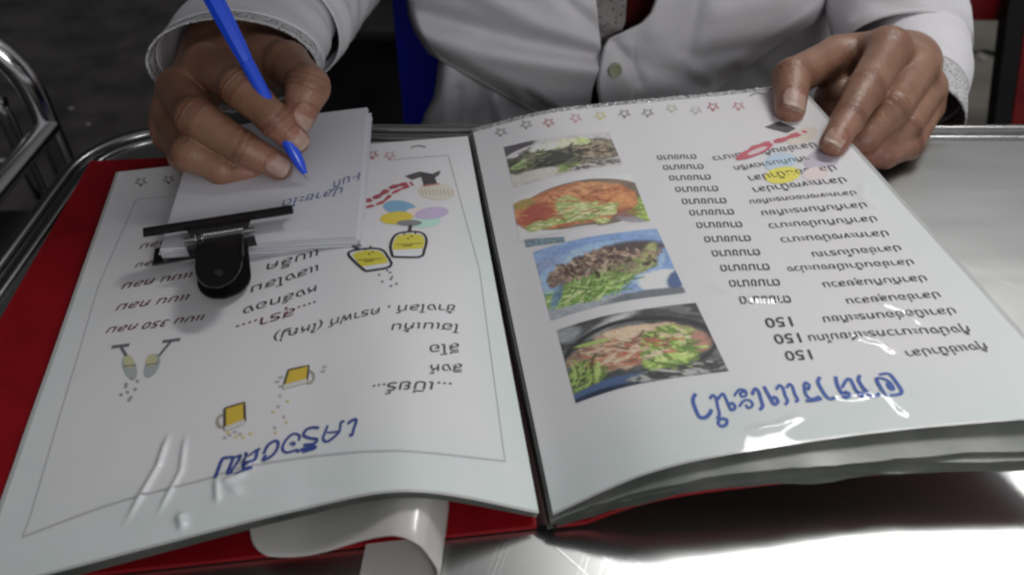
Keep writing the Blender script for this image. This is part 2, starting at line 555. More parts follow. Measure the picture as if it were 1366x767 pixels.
t = empty("red_bench", (1.1, 1.4, FLOOR))
tag(t, "red painted bench frame with a leg side darkened as shade on pale concrete", "bench")
lp0, lp1 = V(1362, -40, 1.30), V(1331, 200, 1.30)
dirn = (lp1 - lp0); foot = lp0 + dirn * ((FLOOR + 0.008 - lp0[2]) / dirn[2])
def slanted(p0, p1, w, dpt, off):
    b = MB(); vs = []
    for p in (p0, p1):
        for sx, sy in ((0, 0), (1, 0), (1, 1), (0, 1)):
            vs.append((p[0] + off + sx * w, p[1] + sy * dpt, p[2]))
    b.add(vs, [(0, 1, 2, 3), (7, 6, 5, 4), (0, 4, 5, 1), (1, 5, 6, 2), (2, 6, 7, 3), (3, 7, 4, 0)])
    return b
slanted(lp0, foot, 0.029, 0.030, -0.012).build("leg", M["seat_and_leg_shade"], t, False)  # black strip stands in for the shaded side of the red leg
slanted(lp0, foot, 0.030, 0.034, 0.019).build("red_leg_half", M["red_paint"], t, False)
q0, q1 = V(1240, 30, 1.345), V(1356, 32, 1.345)
b = MB(); b.box(((q0[0] + q1[0]) / 2 - 0.12, 1.36, q0[2] + 0.028), (q1[0] - q0[0] + 0.30, 0.022, 0.056), bev=0.003); b.build("rail", M["red_paint"], t)
b = MB(); b.box((0.95, 1.55, q0[2] + 0.09), (1.0, 0.36, 0.03), bev=0.006); b.build("bench_top", M["red_paint"], t)
for xx, yy in ((0.5, 1.7), (1.36, 1.7), (1.38, 1.38)):
    b = MB(); b.box((xx, yy, (FLOOR + 0.012 + q0[2] + 0.075) / 2), (0.035, 0.035, q0[2] + 0.074 - FLOOR - 0.012), bev=0.003); b.build("leg", M["red_paint"], t)
b = MB(); b.tube([V(1356, 172, 1.45), V(1385, 90, 1.45)], 0.022, 10); b.build("stay", M["red_paint"], t)

# litter on the ground
for (u, v, s, lab) in ((95, 145, 0.006, "pale pebble lying on the dark floor nearer the chrome chair"),
                       (118, 166, 0.005, "pale pebble on the dark floor nearer the table corner"),
                       (1308, 76, 0.018, "flat pale stone lying in the crack of the concrete")):
    bm = bmesh.new(); bmesh.ops.create_icosphere(bm, subdivisions=2, radius=s)
    for q in bm.verts:
        q.co = q.co * (0.8 + 0.4 * random.random()); q.co.z *= 0.5
    me = bpy.data.meshes.new("pebble"); bm.to_mesh(me); bm.free()
    o = bpy.data.objects.new("pebble", me); COL.objects.link(o); me.materials.append(M["pebble"])
    o.location = P(u, v, FLOOR + (0.008 if u > 683 else 0) + s * 0.35); tag(o, lab, "pebble")
b = MB()
pts = [P(1265 + k * 12, 72 + 3 * math.sin(k * 1.3), FLOOR + 0.011) for k in range(12)]
b.tube(pts, [0.002] + [0.006 + 0.003 * math.sin(k * 2.1) for k in range(10)] + [0.002], 6)
tag(b.build("crack", M["dark_ledge"], None), kind="structure")


# ------------------------------------------------------------------ the menu book
class Page:
    """a sheet from spine (s=0) to outer edge (s=1), far edge (t=0) to near edge (t=1)"""
    def __init__(self, far, near, wrinkles=(), dz=0.0, bow=0.0, ext=0.0, down=0.0):
        A = np.array([P(*a) for a in far]); B = np.array([P(*a) for a in near])
        self.A, self.B = A, B
        self.wr, self.dz, self.bow, self.ext, self.down = wrinkles, dz, bow, ext, down
        self.pu = None

    def base(self, s, t):
        s = np.asarray(s, float); t = np.asarray(t, float)
        def row(K):
            n = len(K) - 1
            p = np.vstack([2 * K[0] - K[1], K, 2 * K[-1] - K[-2]])
            x = np.clip(s, 0, 1) * n; i = np.minimum(x.astype(int), n - 1); f = (x - i)[..., None]
            a, b, c, d = p[i], p[i + 1], p[i + 2], p[i + 3]
            return 0.5 * ((2 * b) + (-a + c) * f + (2 * a - 5 * b + 4 * c - d) * f * f + (-a + 3 * b - 3 * c + d) * f ** 3)
        tt = (t * (1 + self.ext * (0.12 + 0.88 * s)))[..., None]
        p = row(self.A) * (1 - tt) + row(self.B) * tt
        z = self.dz + self.bow * np.sin(np.pi * np.clip(t, 0, 1)) * np.sin(np.pi * np.clip(s, 0, 1))
        z = z - self.down * sstep(0.90, 1.02, t) * s
        p = p.copy(); p[..., 2] += z
        return p

    def f(self, s, t, lift=0.0):
        p = self.base(s, t)
        s = np.asarray(s, float); t = np.asarray(t, float)
        h = 0.0008 * (fbm(s * 6 + 3, t * 7, 5, 3) - 0.5)
        for (pts, amp, w) in self.wr:
            d, pos = polydist(s * 0.235, t * 0.305, [(a * 0.235, c * 0.305) for a, c in pts])
            h = h + amp * np.exp(-(d / w) ** 2) * np.clip(np.sin(np.pi * np.clip(pos, 0.02, 0.98)) * 1.5, 0, 1)
        p = p.copy(); p[..., 2] += h + lift
        return p

    def inv(self, u, v):
        u = np.atleast_1d(np.asarray(u, float)); v = np.atleast_1d(np.asarray(v, float))
        if self.pu is None:
            self.gs, self.gt = np.meshgrid(np.linspace(0, 1, 90), np.linspace(0, 1, 110))
            self.pu = proj(self.base(self.gs, self.gt))
        S = np.empty(u.shape); T = np.empty(u.shape)
        for k in range(len(u)):
            i = np.argmin((self.pu[..., 0] - u[k]) ** 2 + (self.pu[..., 1] - v[k]) ** 2)
            S[k] = self.gs.flat[i]; T[k] = self.gt.flat[i]
        e = 1e-3
        for _ in range(5):
            p0 = proj(self.base(S, T)); ps = (proj(self.base(S + e, T)) - p0) / e; pt = (proj(self.base(S, T + e)) - p0) / e
            ru = u - p0[:, 0]; rv = v - p0[:, 1]
            det = ps[:, 0] * pt[:, 1] - ps[:, 1] * pt[:, 0]
            S = np.clip(S + (ru * pt[:, 1] - rv * pt[:, 0]) / det, 0, 1); T = np.clip(T + (rv * ps[:, 0] - ru * ps[:, 1]) / det, 0, 1)
        return S, T


R_FAR = [(630, 172, .014), (728, 148, .030), (830, 136, .034), (940, 126, .036), (1065, 112, .042)]
R_NEAR = [(738, 686, .010), (870, 630, .030), (1020, 598, .036), (1215, 572, .038), (1465, 552, .042)]
L_FAR = [(624, 182, .013), (510, 191, .019), (390, 203, .019), (270, 217, .015), (155, 230, .012)]
L_NEAR = [(719, 684, .009), (550, 656, .033), (400, 680, .028), (190, 733, .018), (-45, 795, .006)]
R_WR = [([(0.52, 0.66), (0.60, 0.70), (0.68, 0.715)], 0.0006, 0.0030),
        ([(0.74, 0.80), (0.79, 0.83), (0.80, 0.86)], 0.0005, 0.0020),
        ([(0.66, 0.925), (0.70, 0.93), (0.74, 0.925)], 0.0005, 0.0018),
        ([(0.47, 0.965), (0.54, 0.965), (0.60, 0.95)], 0.0005, 0.0018),
        ([(0.745, 0.90), (0.75, 0.94), (0.76, 0.98)], 0.0004, 0.0018),
        ([(0.96, 0.40), (0.93, 0.45), (0.94, 0.50)], 0.0006, 0.0022),
        ([(0.82, 0.73), (0.86, 0.77), (0.87, 0.81)], 0.0005, 0.0018)]
L_WR = [([(0.735, 0.80), (0.745, 0.86), (0.785, 0.95)], 0.0015, 0.0012),
        ([(0.705, 0.81), (0.705, 0.88), (0.735, 0.95)], 0.0012, 0.0011),
        ([(0.645, 0.905), (0.64, 0.955)], 0.0014, 0.0012),
        ([(0.59, 0.91), (0.63, 0.92), (0.60, 0.95)], 0.0012, 0.0020),
        ([(0.70, 0.955), (0.69, 0.985)], 0.0020, 0.0016), ([(0.60, 0.885), (0.585, 0.905)], 0.0022, 0.0020)]
right_page = Page(R_FAR, R_NEAR, R_WR)
left_page = Page(L_FAR, L_NEAR, L_WR)

menu = empty("menu_book", (0, 0.35, 0))
tag(menu, "open restaurant menu in a red cover with plastic sleeved Thai pages", "menu")


def page_mesh(pg, name, flip, n=150, m=130, margin=0.014, label=None):
    tt, ss = np.meshgrid(np.linspace(0, 1, n), np.linspace(0, 1, m), indexing="ij")
    p = pg.f(ss, tt)
    edge = (tt < margin)
    p[..., 2] += np.where(edge & (pg is right_page), 0.0011 * (vnoise(ss * 150, tt * 260, 3) - 0.3), 0)
    # printed pale green border, strongest along the near margin
    base = np.array([0.75, 0.745, 0.765]); tint = np.array([0.60, 0.735, 0.70])
    k = sstep(0.84, 0.97, tt + 0.10 * (fbm(ss * 5, tt * 6, 11) - 0.5)) * 0.5
    k = np.maximum(k, sstep(0.88, 0.99, ss + 0.08 * (fbm(ss * 4, tt * 9, 12) - 0.5)) * 0.35 * sstep(0.2, 0.6, tt))
    if pg is left_page:
        k = np.maximum(k, (1 - sstep(0.01, 0.12, ss)) * 0.6 * sstep(0.15, 0.4, tt))
    k = np.maximum(0, k - 0.35 * (fbm(ss * 14, tt * 17, 31) > 0.56) * k)
    col = base * (1 - k[..., None]) + tint * k[..., None]
    fs = grid_faces(n, m, 0, False, not flip)
    o = mesh_obj(name, p.reshape(-1, 3), fs, [M["page_paper"], M["clear_edge"], M["sleeve_edge"]], menu, True, col.reshape(-1, 3))
    mi = [1 if (tt[(f[0] // m), 0] < margin and pg is right_page) else (2 if ss[0, f[0] % m] > 0.9905 or tt[(f[0] // m), 0] > 0.9935 else 0) for f in fs]
    o.data.polygons.foreach_set("material_index", mi)
    if label: o["label"] = label
    return o


rp_o = page_mesh(right_page, "page", False, 260, 220, label="glossy page with four food photos, dish names and prices")
lp_o = page_mesh(left_page, "page", True, 420, 380, label="glossy page listing drinks with little glasses drawn on it")

# sheets below the two top pages
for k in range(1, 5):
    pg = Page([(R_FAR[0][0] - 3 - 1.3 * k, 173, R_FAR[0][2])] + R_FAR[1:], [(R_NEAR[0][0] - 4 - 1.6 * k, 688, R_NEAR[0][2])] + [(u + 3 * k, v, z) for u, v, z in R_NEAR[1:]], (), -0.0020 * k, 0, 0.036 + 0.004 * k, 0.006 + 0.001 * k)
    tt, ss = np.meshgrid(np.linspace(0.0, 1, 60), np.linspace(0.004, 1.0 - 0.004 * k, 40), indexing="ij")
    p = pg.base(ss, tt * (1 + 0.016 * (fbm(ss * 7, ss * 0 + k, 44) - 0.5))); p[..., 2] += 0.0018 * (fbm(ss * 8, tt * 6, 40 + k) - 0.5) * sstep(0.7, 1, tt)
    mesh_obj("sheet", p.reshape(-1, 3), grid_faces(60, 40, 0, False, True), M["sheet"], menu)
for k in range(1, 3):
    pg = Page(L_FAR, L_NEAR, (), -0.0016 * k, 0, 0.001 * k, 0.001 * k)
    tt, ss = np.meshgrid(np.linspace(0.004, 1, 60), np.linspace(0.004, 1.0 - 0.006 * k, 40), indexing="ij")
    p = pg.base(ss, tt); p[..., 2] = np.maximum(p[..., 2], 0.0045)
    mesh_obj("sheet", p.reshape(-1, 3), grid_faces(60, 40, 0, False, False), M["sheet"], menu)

# red cover: left board flat on the table, right board lifted with the pages
def board(ca, cb, cc, cd, name, flip, th=0.0026):
    n, m = 30, 24
    vs = []
    for lay in (0, 1):
        for i in range(n):
            for j in range(m):
                a, s_ = i / (n - 1), j / (m - 1)
                p = (ca * (1 - s_) + cb * s_) * (1 - a) + (cd * (1 - s_) + cc * s_) * a
                p = p.copy()
                p[2] -= lay * th
                vs.append(p)
    f = grid_faces(n, m, 0) + grid_faces(n, m, n * m, False, True)
    ring = [j for j in range(m)] + [i * m + m - 1 for i in range(1, n)] + [(n - 1) * m + j for j in range(m - 2, -1, -1)] + [i * m for i in range(n - 2, 0, -1)]
    for a, b_ in zip(ring, ring[1:] + ring[:1]):
        f.append((b_, a, a + n * m, b_ + n * m))
    o = mesh_obj(name, vs, f, M["red_cover"], menu)
    o.data.set_sharp_from_angle(angle=math.radians(40))
    return o


board(P(622, 192, .0035), P(121, 215, .0035), P(-215, 800, .0035), P(716, 700, .0035), "cover", False)
_cv = Page(R_FAR, R_NEAR, (), -0.0118, 0, 0.034, 0.008)
vs = []
for lay in (0, 0.0026):
    for i in range(30):
        for j in range(24):
            q = _cv.base(np.array(0.004 + 0.975 * j / 23), np.array(0.02 + 0.98 * i / 29))
            q[2] = max(q[2], 0.0045) - lay; vs.append(q)
fs = grid_faces(30, 24, 0) + grid_faces(30, 24, 720, False, True)
ring = list(range(24)) + [i * 24 + 23 for i in range(1, 30)] + [29 * 24 + j for j in range(22, -1, -1)] + [i * 24 for i in range(28, 0, -1)]
for a, b_ in zip(ring, ring[1:] + ring[:1]):
    fs.append((b_, a, a + 720, b_ + 720))
o = mesh_obj("cover", vs, fs, M["red_cover"], menu); o.data.set_sharp_from_angle(angle=math.radians(40))
b = MB()
sp = []
for i in range(20):
    a = i / 19
    for j in range(7):
        q = j / 6
        p = (P(621, 190, .0036) * (1 - q) + P(634, 190, .0040) * q) * (1 - a) + (P(715, 701, .0036) * (1 - q) + P(743, 703, .0046) * q) * a
        p[2] += -0.0006 + 0.002 * math.sin(math.pi * q); sp.append(p)
b.add(sp, grid_faces(20, 7)); b.build("cover_spine", M["shaded_spine"], menu)


# ------------------------------------------------------------------ printing on the pages
PAGE_W, PAGE_L = 0.235, 0.305


class Print:
    def __init__(self, pg):
        self.pg = pg; self.s = []; self.t = []; self.z = []; self.c = []; self.fc = []; self.layer = 0

    def tris(self, st, faces, col, lift=0.00022):
        o = len(self.s); self.layer += 1
        col = np.broadcast_to(np.asarray(col, float), (len(st), 3))
        for (a, b_), c in zip(st, col):
            self.s.append(a); self.t.append(b_); self.z.append(lift + (self.layer % 40) * 4e-6); self.c.append(c)
        self.fc += [tuple(i + o for i in f) for f in faces]

    def poly(self, px, col, lift=0.00022):
        px = np.asarray(px, float); q = []
        for a, b_ in zip(px, np.roll(px, -1, axis=0)):
            m_ = max(1, int(np.hypot(*(b_ - a)) / 5))
            q += [a + (b_ - a) * k / m_ for k in range(m_)]
        px = np.array(q)
        s, t = self.pg.inv(px[:, 0], px[:, 1])
        n = len(s); K = 4
        c = np.array([s.mean(), t.mean()]); st = [c]; fs = []
        b_ = np.stack([s, t], -1)
        for k in range(1, K + 1):
            st += list(c + (b_ - c) * k / K)
        for i in range(n):
            fs.append((0, 1 + i, 1 + (i + 1) % n))
            for k in range(K - 1):
                fs.append((1 + k * n + i, 1 + (k + 1) * n + i, 1 + (k + 1) * n + (i + 1) % n, 1 + k * n + (i + 1) % n))
        self.tris(np.array(st), fs, col, lift)

    def ellipse(self, cu, cv, a, b_, rot, col, lift=0.00022, n=22):
        q = np.linspace(0, 2 * np.pi, n, endpoint=False); r = math.radians(rot)
        x, y = a * np.cos(q), b_ * np.sin(q)
        self.poly(np.stack([cu + x * math.cos(r) - y * math.sin(r), cv + x * math.sin(r) + y * math.cos(r)], -1), col, lift)

    def line(self, px, w, col, lift=0.00026, closed=False, step=7):
        """stroke through photo points, w metres wide"""
        px = np.asarray(px, float)
        if closed: px = np.vstack([px, px[:1]])
        pts = [px[0]]
        for a, b_ in zip(px[:-1], px[1:]):
            n = max(1, int(np.hypot(*(b_ - a)) / step))
            pts += [a + (b_ - a) * (k + 1) / n for k in range(n)]
        pts = np.array(pts)
        s, t = self.pg.inv(pts[:, 0], pts[:, 1])
        x, y = s * PAGE_W, t * PAGE_L
        dx, dy = np.gradient(x), np.gradient(y); L = np.hypot(dx, dy) + 1e-9
        nx, ny = -dy / L * w / 2, dx / L * w / 2
        st = np.empty((2 * len(s), 2))
        st[0::2] = np.stack([(x + nx) / PAGE_W, (y + ny) / PAGE_L], -1); st[1::2] = np.stack([(x - nx) / PAGE_W, (y - ny) / PAGE_L], -1)
        self.tris(st, [(2 * i, 2 * i + 1, 2 * i + 3, 2 * i + 2) for i in range(len(s) - 1)], col, lift)

    def text(self, body, a, b_, col, bold=0.02, yscale=1.1, shear=0.0, res=3, lift=0.00024, wob=0.0):
        """text from photo point a to photo point b_, through its middle height"""
        vs, fs = text_shape(body, bold, res, shear)
        s, t = self.pg.inv([a[0], b_[0]], [a[1], b_[1]])
        A = np.array([s[0] * PAGE_W, t[0] * PAGE_L]); B = np.array([s[1] * PAGE_W, t[1] * PAGE_L])
        d = B - A; L = np.hypot(*d); d /= L
        nrm = np.array([-d[1], d[0]])
        if nrm[1] < 0: nrm = -nrm                     # letter tops point to the near edge of the page
        w = vs[:, 0].max() - vs[:, 0].min(); k = L / w
        x = (vs[:, 0] - vs[:, 0].min()) * k; y = (vs[:, 1] - 0.30) * k * yscale + wob * np.sin(x * 160)
        p = A + x[:, None] * d + y[:, None] * nrm
        st = np.stack([p[:, 0] / PAGE_W, p[:, 1] / PAGE_L], -1)
        o = len(self.s)
        for (q, r), zz in zip(st, vs[:, 2]):
            self.s.append(min(max(q, 0), 1)); self.t.append(min(max(r, 0), 1)); self.z.append(lift + zz); self.c.append(col)
        self.fc += [tuple(i + o for i in f) for f in fs]

    def build(self, name, parent, label=None):
        p = self.pg.f(np.array(self.s), np.array(self.t), np.array(self.z))
        o = mesh_obj(name, p, self.fc, M["print_ink"], None, True, np.array(self.c))
        bm = bmesh.new(); bm.from_mesh(o.data)
        for f in bm.faces:
            if f.normal.z < 0: f.normal_flip()
        bm.to_mesh(o.data); bm.free()
        attach(o, parent)
        if label: o["label"] = label
        return o


_tcache = {}


def text_shape(body, bold, res, shear):
    key = (body, bold, res, shear)
    if key in _tcache: return _tcache[key]
    c = bpy.data.curves.new("lettering", "FONT")
    c.body = body; c.size = 1.0; c.offset = bold; c.resolution_u = res; c.shear = shear
    o = bpy.data.objects.new("lettering", c); COL.objects.link(o)
    bpy.context.view_layer.update()
    ev = o.evaluated_get(bpy.context.evaluated_depsgraph_get())
    me = ev.to_mesh()
    vs = np.array([v.co[:] for v in me.vertices]); fs = [tuple(p.vertices) for p in me.polygons]
    ev.to_mesh_clear()
    bpy.data.objects.remove(o); bpy.data.curves.remove(c)
    par = list(range(len(vs)))
    def find(i):
        while par[i] != i: par[i] = par[par[i]]; i = par[i]
        return i
    for f in fs:
        for q in f[1:]: par[find(q)] = find(f[0])
    ids = {}
    for i in range(len(vs)):
        r = find(i); ids.setdefault(r, len(ids)); vs[i, 2] = (ids[r] % 7) * 6e-6
    _tcache[key] = (vs, fs)
    return vs, fs


BLACK = ink(58, 54, 58); GREY = ink(112, 108, 112); BLUE = ink(52, 84, 158); DRED = ink(92, 38, 46); PALE = ink(165, 163, 165)

# --- right page, text
tx = lambda zx, zy: (860 + zx / 2.192, 150 + zy / 2.192)
dishes = [("กุ้งแช่น้ำปลา", 1000, 683, 765, 706), ("กุ้งนึ่งมะนาวกระเทียมโทน", 950, 633, 480, 661), ("ปลาเนื้ออ่อนกระเทียม", 908, 580, 522, 607),
          ("ปลาช่อนลุยสวน", 862, 533, 590, 554), ("ปลาทับทิมลุยสวน", 823, 485, 522, 506), ("ปลาช่อนน้ำเมี่ยงมะม่วง", 785, 438, 417, 460),
          ("ปลาช่อนโบราณ", 748, 396, 490, 417), ("ปลากะพงนึ่งมะนาว", 712, 353, 398, 375), ("ปลาทับทิมนึ่งมะนาว", 678, 311, 363, 334),
          ("ปลาทับทิมกระเทียม", 647, 271, 342, 297), ("ปลากะพงทอดกระเทียม", 617, 235, 307, 263), ("ปลากะพงน้ำปลา", 588, 197, 318, 228),
          ("ปลาช่อนน้ำปลา", 558, 161, 305, 194), ("ปลาทับทิมราดพริก", 520, 127, 262, 165), ("ปลาช่อนต้มยำมะนาว", 500, 95, 200, 137)]
pr = Print(right_page)
for body, x0, y0, x1, y1 in dishes:
    pr.text(body, tx(x0, y0), tx(x1, y1), BLACK, 0.005, 1.12)
pr.build("dish_names", rp_o)
pr = Print(right_page)
for x0, x1, y in ((487, 410, 708), (455, 378, 659), (430, 352, 612)):
    pr.text("150", tx(x0, y - 2), tx(x1, y + 3), BLACK, 0.012, 1.0)
for x0, x1, y in ((427, 278, 550), (395, 248, 500), (365, 222, 455), (337, 197, 412), (310, 175, 371), (285, 152, 330), (261, 131, 293),
                  (239, 109, 260), (215, 90, 225), (193, 72, 192), (172, 54, 161), (151, 37, 132)):
    pr.text("ตามขนาด", tx(x0, y - 1), tx(x1, y + 2), BLACK, 0.010, 1.35)
pr.build("price_list", rp_o)
pr = Print(right_page)
BRUSH_R = [
    ([(112, 262), (98, 295), (108, 335), (132, 384), (160, 390), (185, 372), (198, 345)], 15), ([(188, 290), (203, 270), (221, 285), (231, 330), (240, 372), (228, 396)], 11),
    ([(224, 300), (258, 262), (280, 300), (303, 348), (324, 336), (312, 312), (290, 320)], 11), ([(257, 393), (238, 402), (236, 425), (257, 436), (277, 425), (279, 402), (257, 393)], 12),
    ([(318, 275), (345, 240), (378, 245), (384, 268), (362, 278), (352, 258), (372, 250)], 9), ([(345, 332), (370, 300), (405, 298), (418, 322), (396, 338), (380, 320)], 9),
    ([(415, 268), (430, 235), (450, 250), (462, 290), (472, 328), (455, 348)], 12), ([(478, 222), (505, 270), (532, 316), (553, 304), (540, 280), (516, 288)], 12),
    ([(545, 240), (560, 216), (580, 230), (592, 268), (606, 300), (592, 320)], 10), ([(600, 230), (615, 210), (632, 225), (645, 265), (660, 292), (648, 306)], 10),
    ([(692, 228), (700, 203), (720, 214), (716, 238), (696, 230), (705, 268), (735, 290), (778, 276)], 10), ([(702, 300), (745, 298), (790, 288)], 11),
    ([(778, 172), (768, 200), (788, 240), (812, 276), (836, 290), (858, 282)], 12), ([(862, 170), (872, 215), (896, 262), (916, 284), (936, 272), (920, 254), (902, 266)], 11),
    ([(896, 230), (922, 188), (942, 186), (962, 226), (984, 264), (1002, 280), (1008, 262), (984, 258)], 10), ([(992, 162), (986, 190), (1012, 234), (1042, 270), (1074, 276), (1098, 260)], 11),
    ([(1095, 160), (1145, 156), (1176, 186), (1216, 248), (1196, 268), (1130, 268), (1082, 192), (1100, 180), (1145, 196), (1172, 236), (1154, 240), (1140, 214), (1158, 204)], 10)]
for q, w in BRUSH_R:
    pr.line(spline([(900 + a / 4.018, 460 + c / 4.018) for a, c in q], 6 * len(q)), w * 0.000138, BLUE, step=3)
pr.build("page_title", rp_o, "big blue handwritten style heading")


def star(pr, u, v, col, k=1.0):
    q = []
    for i in range(10):
        a = math.pi / 2 + i * math.pi / 5; r = (8.5 if i % 2 == 0 else 3.6) * k
        q.append((u + r * math.cos(a), v + 0.72 * r * math.sin(a)))
    pr.line(q, 0.0009, col, closed=True, step=4)


def ribbon(pr, pts, w, c1, c2):
    pts = spline(pts, 25)
    for i in range(0, 24):
        a, b_ = pts[i], pts[i + 1]
        pr.line([a, b_], w * (0.8 + 0.6 * math.sin(i * 0.7) ** 2), c1 if i % 9 != 4 else c2, 0.00023)


pr = Print(right_page)
cs = {"g": GREY, "r": ink(170, 60, 75), "p": ink(190, 120, 132), "y": ink(196, 190, 60), "l": ink(165, 175, 130), "s": PALE}
for u, v, c in ((668, 177, "g"), (702, 167, "g"), (732, 164, "r"), (768, 158, "p"), (801, 155, "y"), (833, 152, "g"), (864, 151, "g"),
                (896, 145, "l"), (928, 148, "s"), (951, 143, "r"), (985, 142, "p")):
    star(pr, u, v, cs[c])
pr.line(spline([(1000, 129), (1008, 125), (1020, 126)], 8), 0.0010, GREY)
pr.poly([(1020, 170), (1040, 162), (1062, 172), (1050, 178)], ink(84, 82, 86))
ribbon(pr, [(985, 213), (1010, 196), (1040, 188), (1075, 176)], 0.0036, ink(184, 86, 100), ink(205, 190, 192))
pr.ellipse(1006, 203, 27, 6, -22, ink(186, 88, 102)); pr.ellipse(1010, 202, 14, 3, -22, ink(200, 180, 184), 0.0003)
pr.ellipse(1070, 182, 22, 10, -20, ink(200, 190, 178))
pr.ellipse(1040, 216, 22, 12, -10, ink(172, 192, 208)); pr.ellipse(1044, 234, 24, 11, -8, ink(214, 204, 70), 0.00023)
pr.ellipse(1096, 214, 24, 13, -10, ink(176, 168, 182), 0.00024); pr.ellipse(1088, 232, 18, 9, -10, ink(206, 192, 192), 0.00025)
pr.build("decoration", rp_o)

# --- left page, text
pl = Print(left_page)
BRUSH_L = [
    ([(1152, 152), (1180, 128), (1212, 116), (1220, 130), (1200, 190), (1188, 236), (1164, 242)], 26), ([(1126, 130), (1098, 142), (1088, 205), (1050, 250), (990, 290), (956, 270), (972, 220), (994, 164)], 22),
    ([(988, 220), (1030, 218), (1086, 208)], 16), ([(926, 184), (880, 180), (826, 196), (802, 240), (850, 264), (908, 272), (884, 306), (800, 318)], 24), ([(746, 374), (800, 348), (892, 330), (880, 348), (790, 372)], 22),
    ([(766, 284), (768, 242), (716, 232), (660, 284), (634, 345), (662, 376), (716, 366), (756, 350)], 20), ([(690, 312), (722, 296), (732, 312), (706, 324)], 16),
    ([(486, 386), (520, 320), (574, 286), (602, 302), (586, 360), (540, 410), (482, 436), (504, 396)], 22), ([(458, 344), (436, 364), (420, 428), (380, 470), (318, 486)], 22), ([(344, 374), (352, 430), (322, 486), (336, 512)], 20),
    ([(352, 424), (396, 380), (436, 352)], 16), ([(258, 556), (330, 520), (398, 494)], 22), ([(100, 582), (130, 500), (160, 430), (204, 416)], 24), ([(204, 416), (242, 420), (214, 500), (200, 540), (246, 532)], 22),
    ([(242, 424), (302, 402), (268, 470), (222, 524)], 20)]
for q, w in BRUSH_L:
    pl.line(spline([(270 + a / 5.939, 540 + c / 5.939) for a, c in q], 6 * len(q)), w * 0.000066, ink(48, 66, 138), step=3)
pl.build("page_title", lp_o, "blue handwritten style heading")
pl = Print(left_page)
for body, x0, y0, x1, y1 in (("...เบียร์...", 604, 517, 498, 520), ("สิงห์", 618, 490, 570, 492), ("ลีโอ", 614, 463, 573, 466),
                             ("ไฮเนเก้น", 612, 437, 521, 437), ("ช้างไลท์ , คราฟท์ (ใหญ่)", 608, 411, 365, 450)):
    pl.text(body, (x0, y0), (x1, y1), BLACK, 0.002, 0.74, 0.25)
for body, x0, y0, x1, y1 in (("แบล็ค", 426, 337, 355, 357), ("แสงโสม", 426, 357, 333, 388), ("หงส์ทอง", 424, 384, 324, 416)):
    pl.text(body, (x0, y0), (x1, y1), BLACK, 0.002, 0.74, 0.25)
pl.text("100 Pipers", (398, 322), (324, 334), DRED, 0.004, 0.74, 0.25)
pl.text("....สุรา....", (423, 406), (316, 440), DRED, 0.004, 0.74, 0.25)
pl.build("drink_list", lp_o)
pl = Print(left_page)
for (x0, y0, x1, y1, wd) in ((273, 424, 142, 441, "แบน 350 กลม"), (253, 397, 155, 411, "แบน กลม"), (257, 367, 162, 383, "แบน กลม"), (249, 343, 180, 355, "แบนกลม"), (225, 322, 186, 330, "กลม")):
    pl.text(wd, (x0, y0), (x1, y1), DRED, 0.006, 0.85, 0.25)
pl.build("size_list", lp_o, "column of dark red words under the clip")
pl = Print(left_page)
fr = ink(168, 166, 170)
pl.line([(182, 266), (132, 380), (40, 690), (30, 716)], 0.0007, fr)
pl.line(spline([(30, 716), (150, 672), (270, 640), (330, 622), (440, 606), (540, 602), (674, 615)], 40), 0.0008, fr)
pl.line([(674, 615), (640, 360), (598, 208)], 0.0005, PALE)
pl.line([(182, 266), (235, 262)], 0.0008, fr); pl.line([(520, 214), (598, 208)], 0.0008, fr)
star(pl, 188, 243, ink(90, 88, 92)); star(pl, 225, 240, ink(90, 88, 92)); star(pl, 520, 208, ink(190, 130, 140)); star(pl, 497, 207, ink(170, 60, 75))
pl.line(spline([(548, 198), (558, 195), (568, 197)], 6), 0.0012, ink(90, 88, 92))
pl.build("page_frame", lp_o)
pl = Print(left_page)
ribbon(pl, [(486, 270), (505, 262), (525, 250), (550, 245)], 0.0034, ink(156, 66, 80), ink(200, 190, 190))
ribbon(pl, [(486, 278), (510, 270), (528, 256), (552, 247)], 0.0020, ink(170, 60, 75), ink(200, 190, 190))
pl.ellipse(582, 256, 25, 11, 5, ink(196, 190, 176))
for k in range(9):
    pl.line([(562 + k * 5, 252 + k * 0.3), (564 + k * 5, 260 + k * 0.3)], 0.0004, ink(150, 142, 128), 0.0003)
pl.poly([(560, 230), (578, 233), (584, 247), (566, 250)], ink(66, 62, 66)); pl.poly([(540, 236), (560, 230), (562, 237), (550, 241)], ink(80, 76, 80))
pl.poly([(578, 232), (588, 228), (586, 234), (580, 238)], ink(80, 76, 80)); pl.line([(564, 249), (586, 246)], 0.0016, ink(170, 110, 100), 0.00034)
pl.build("bottle_drawing", lp_o); pl = Print(left_page)
pl.ellipse(533, 277, 22, 9, 6, ink(112, 160, 190)); pl.ellipse(529, 291, 22, 8.5, -4, ink(206, 184, 40), 0.00023)
pl.ellipse(568, 296, 21, 8, -8, ink(166, 206, 192), 0.00024); pl.ellipse(576, 285, 23, 8, -8, ink(178, 162, 194), 0.00025); pl.ellipse(555, 284, 14, 6, 0, ink(210, 196, 190), 0.00021)


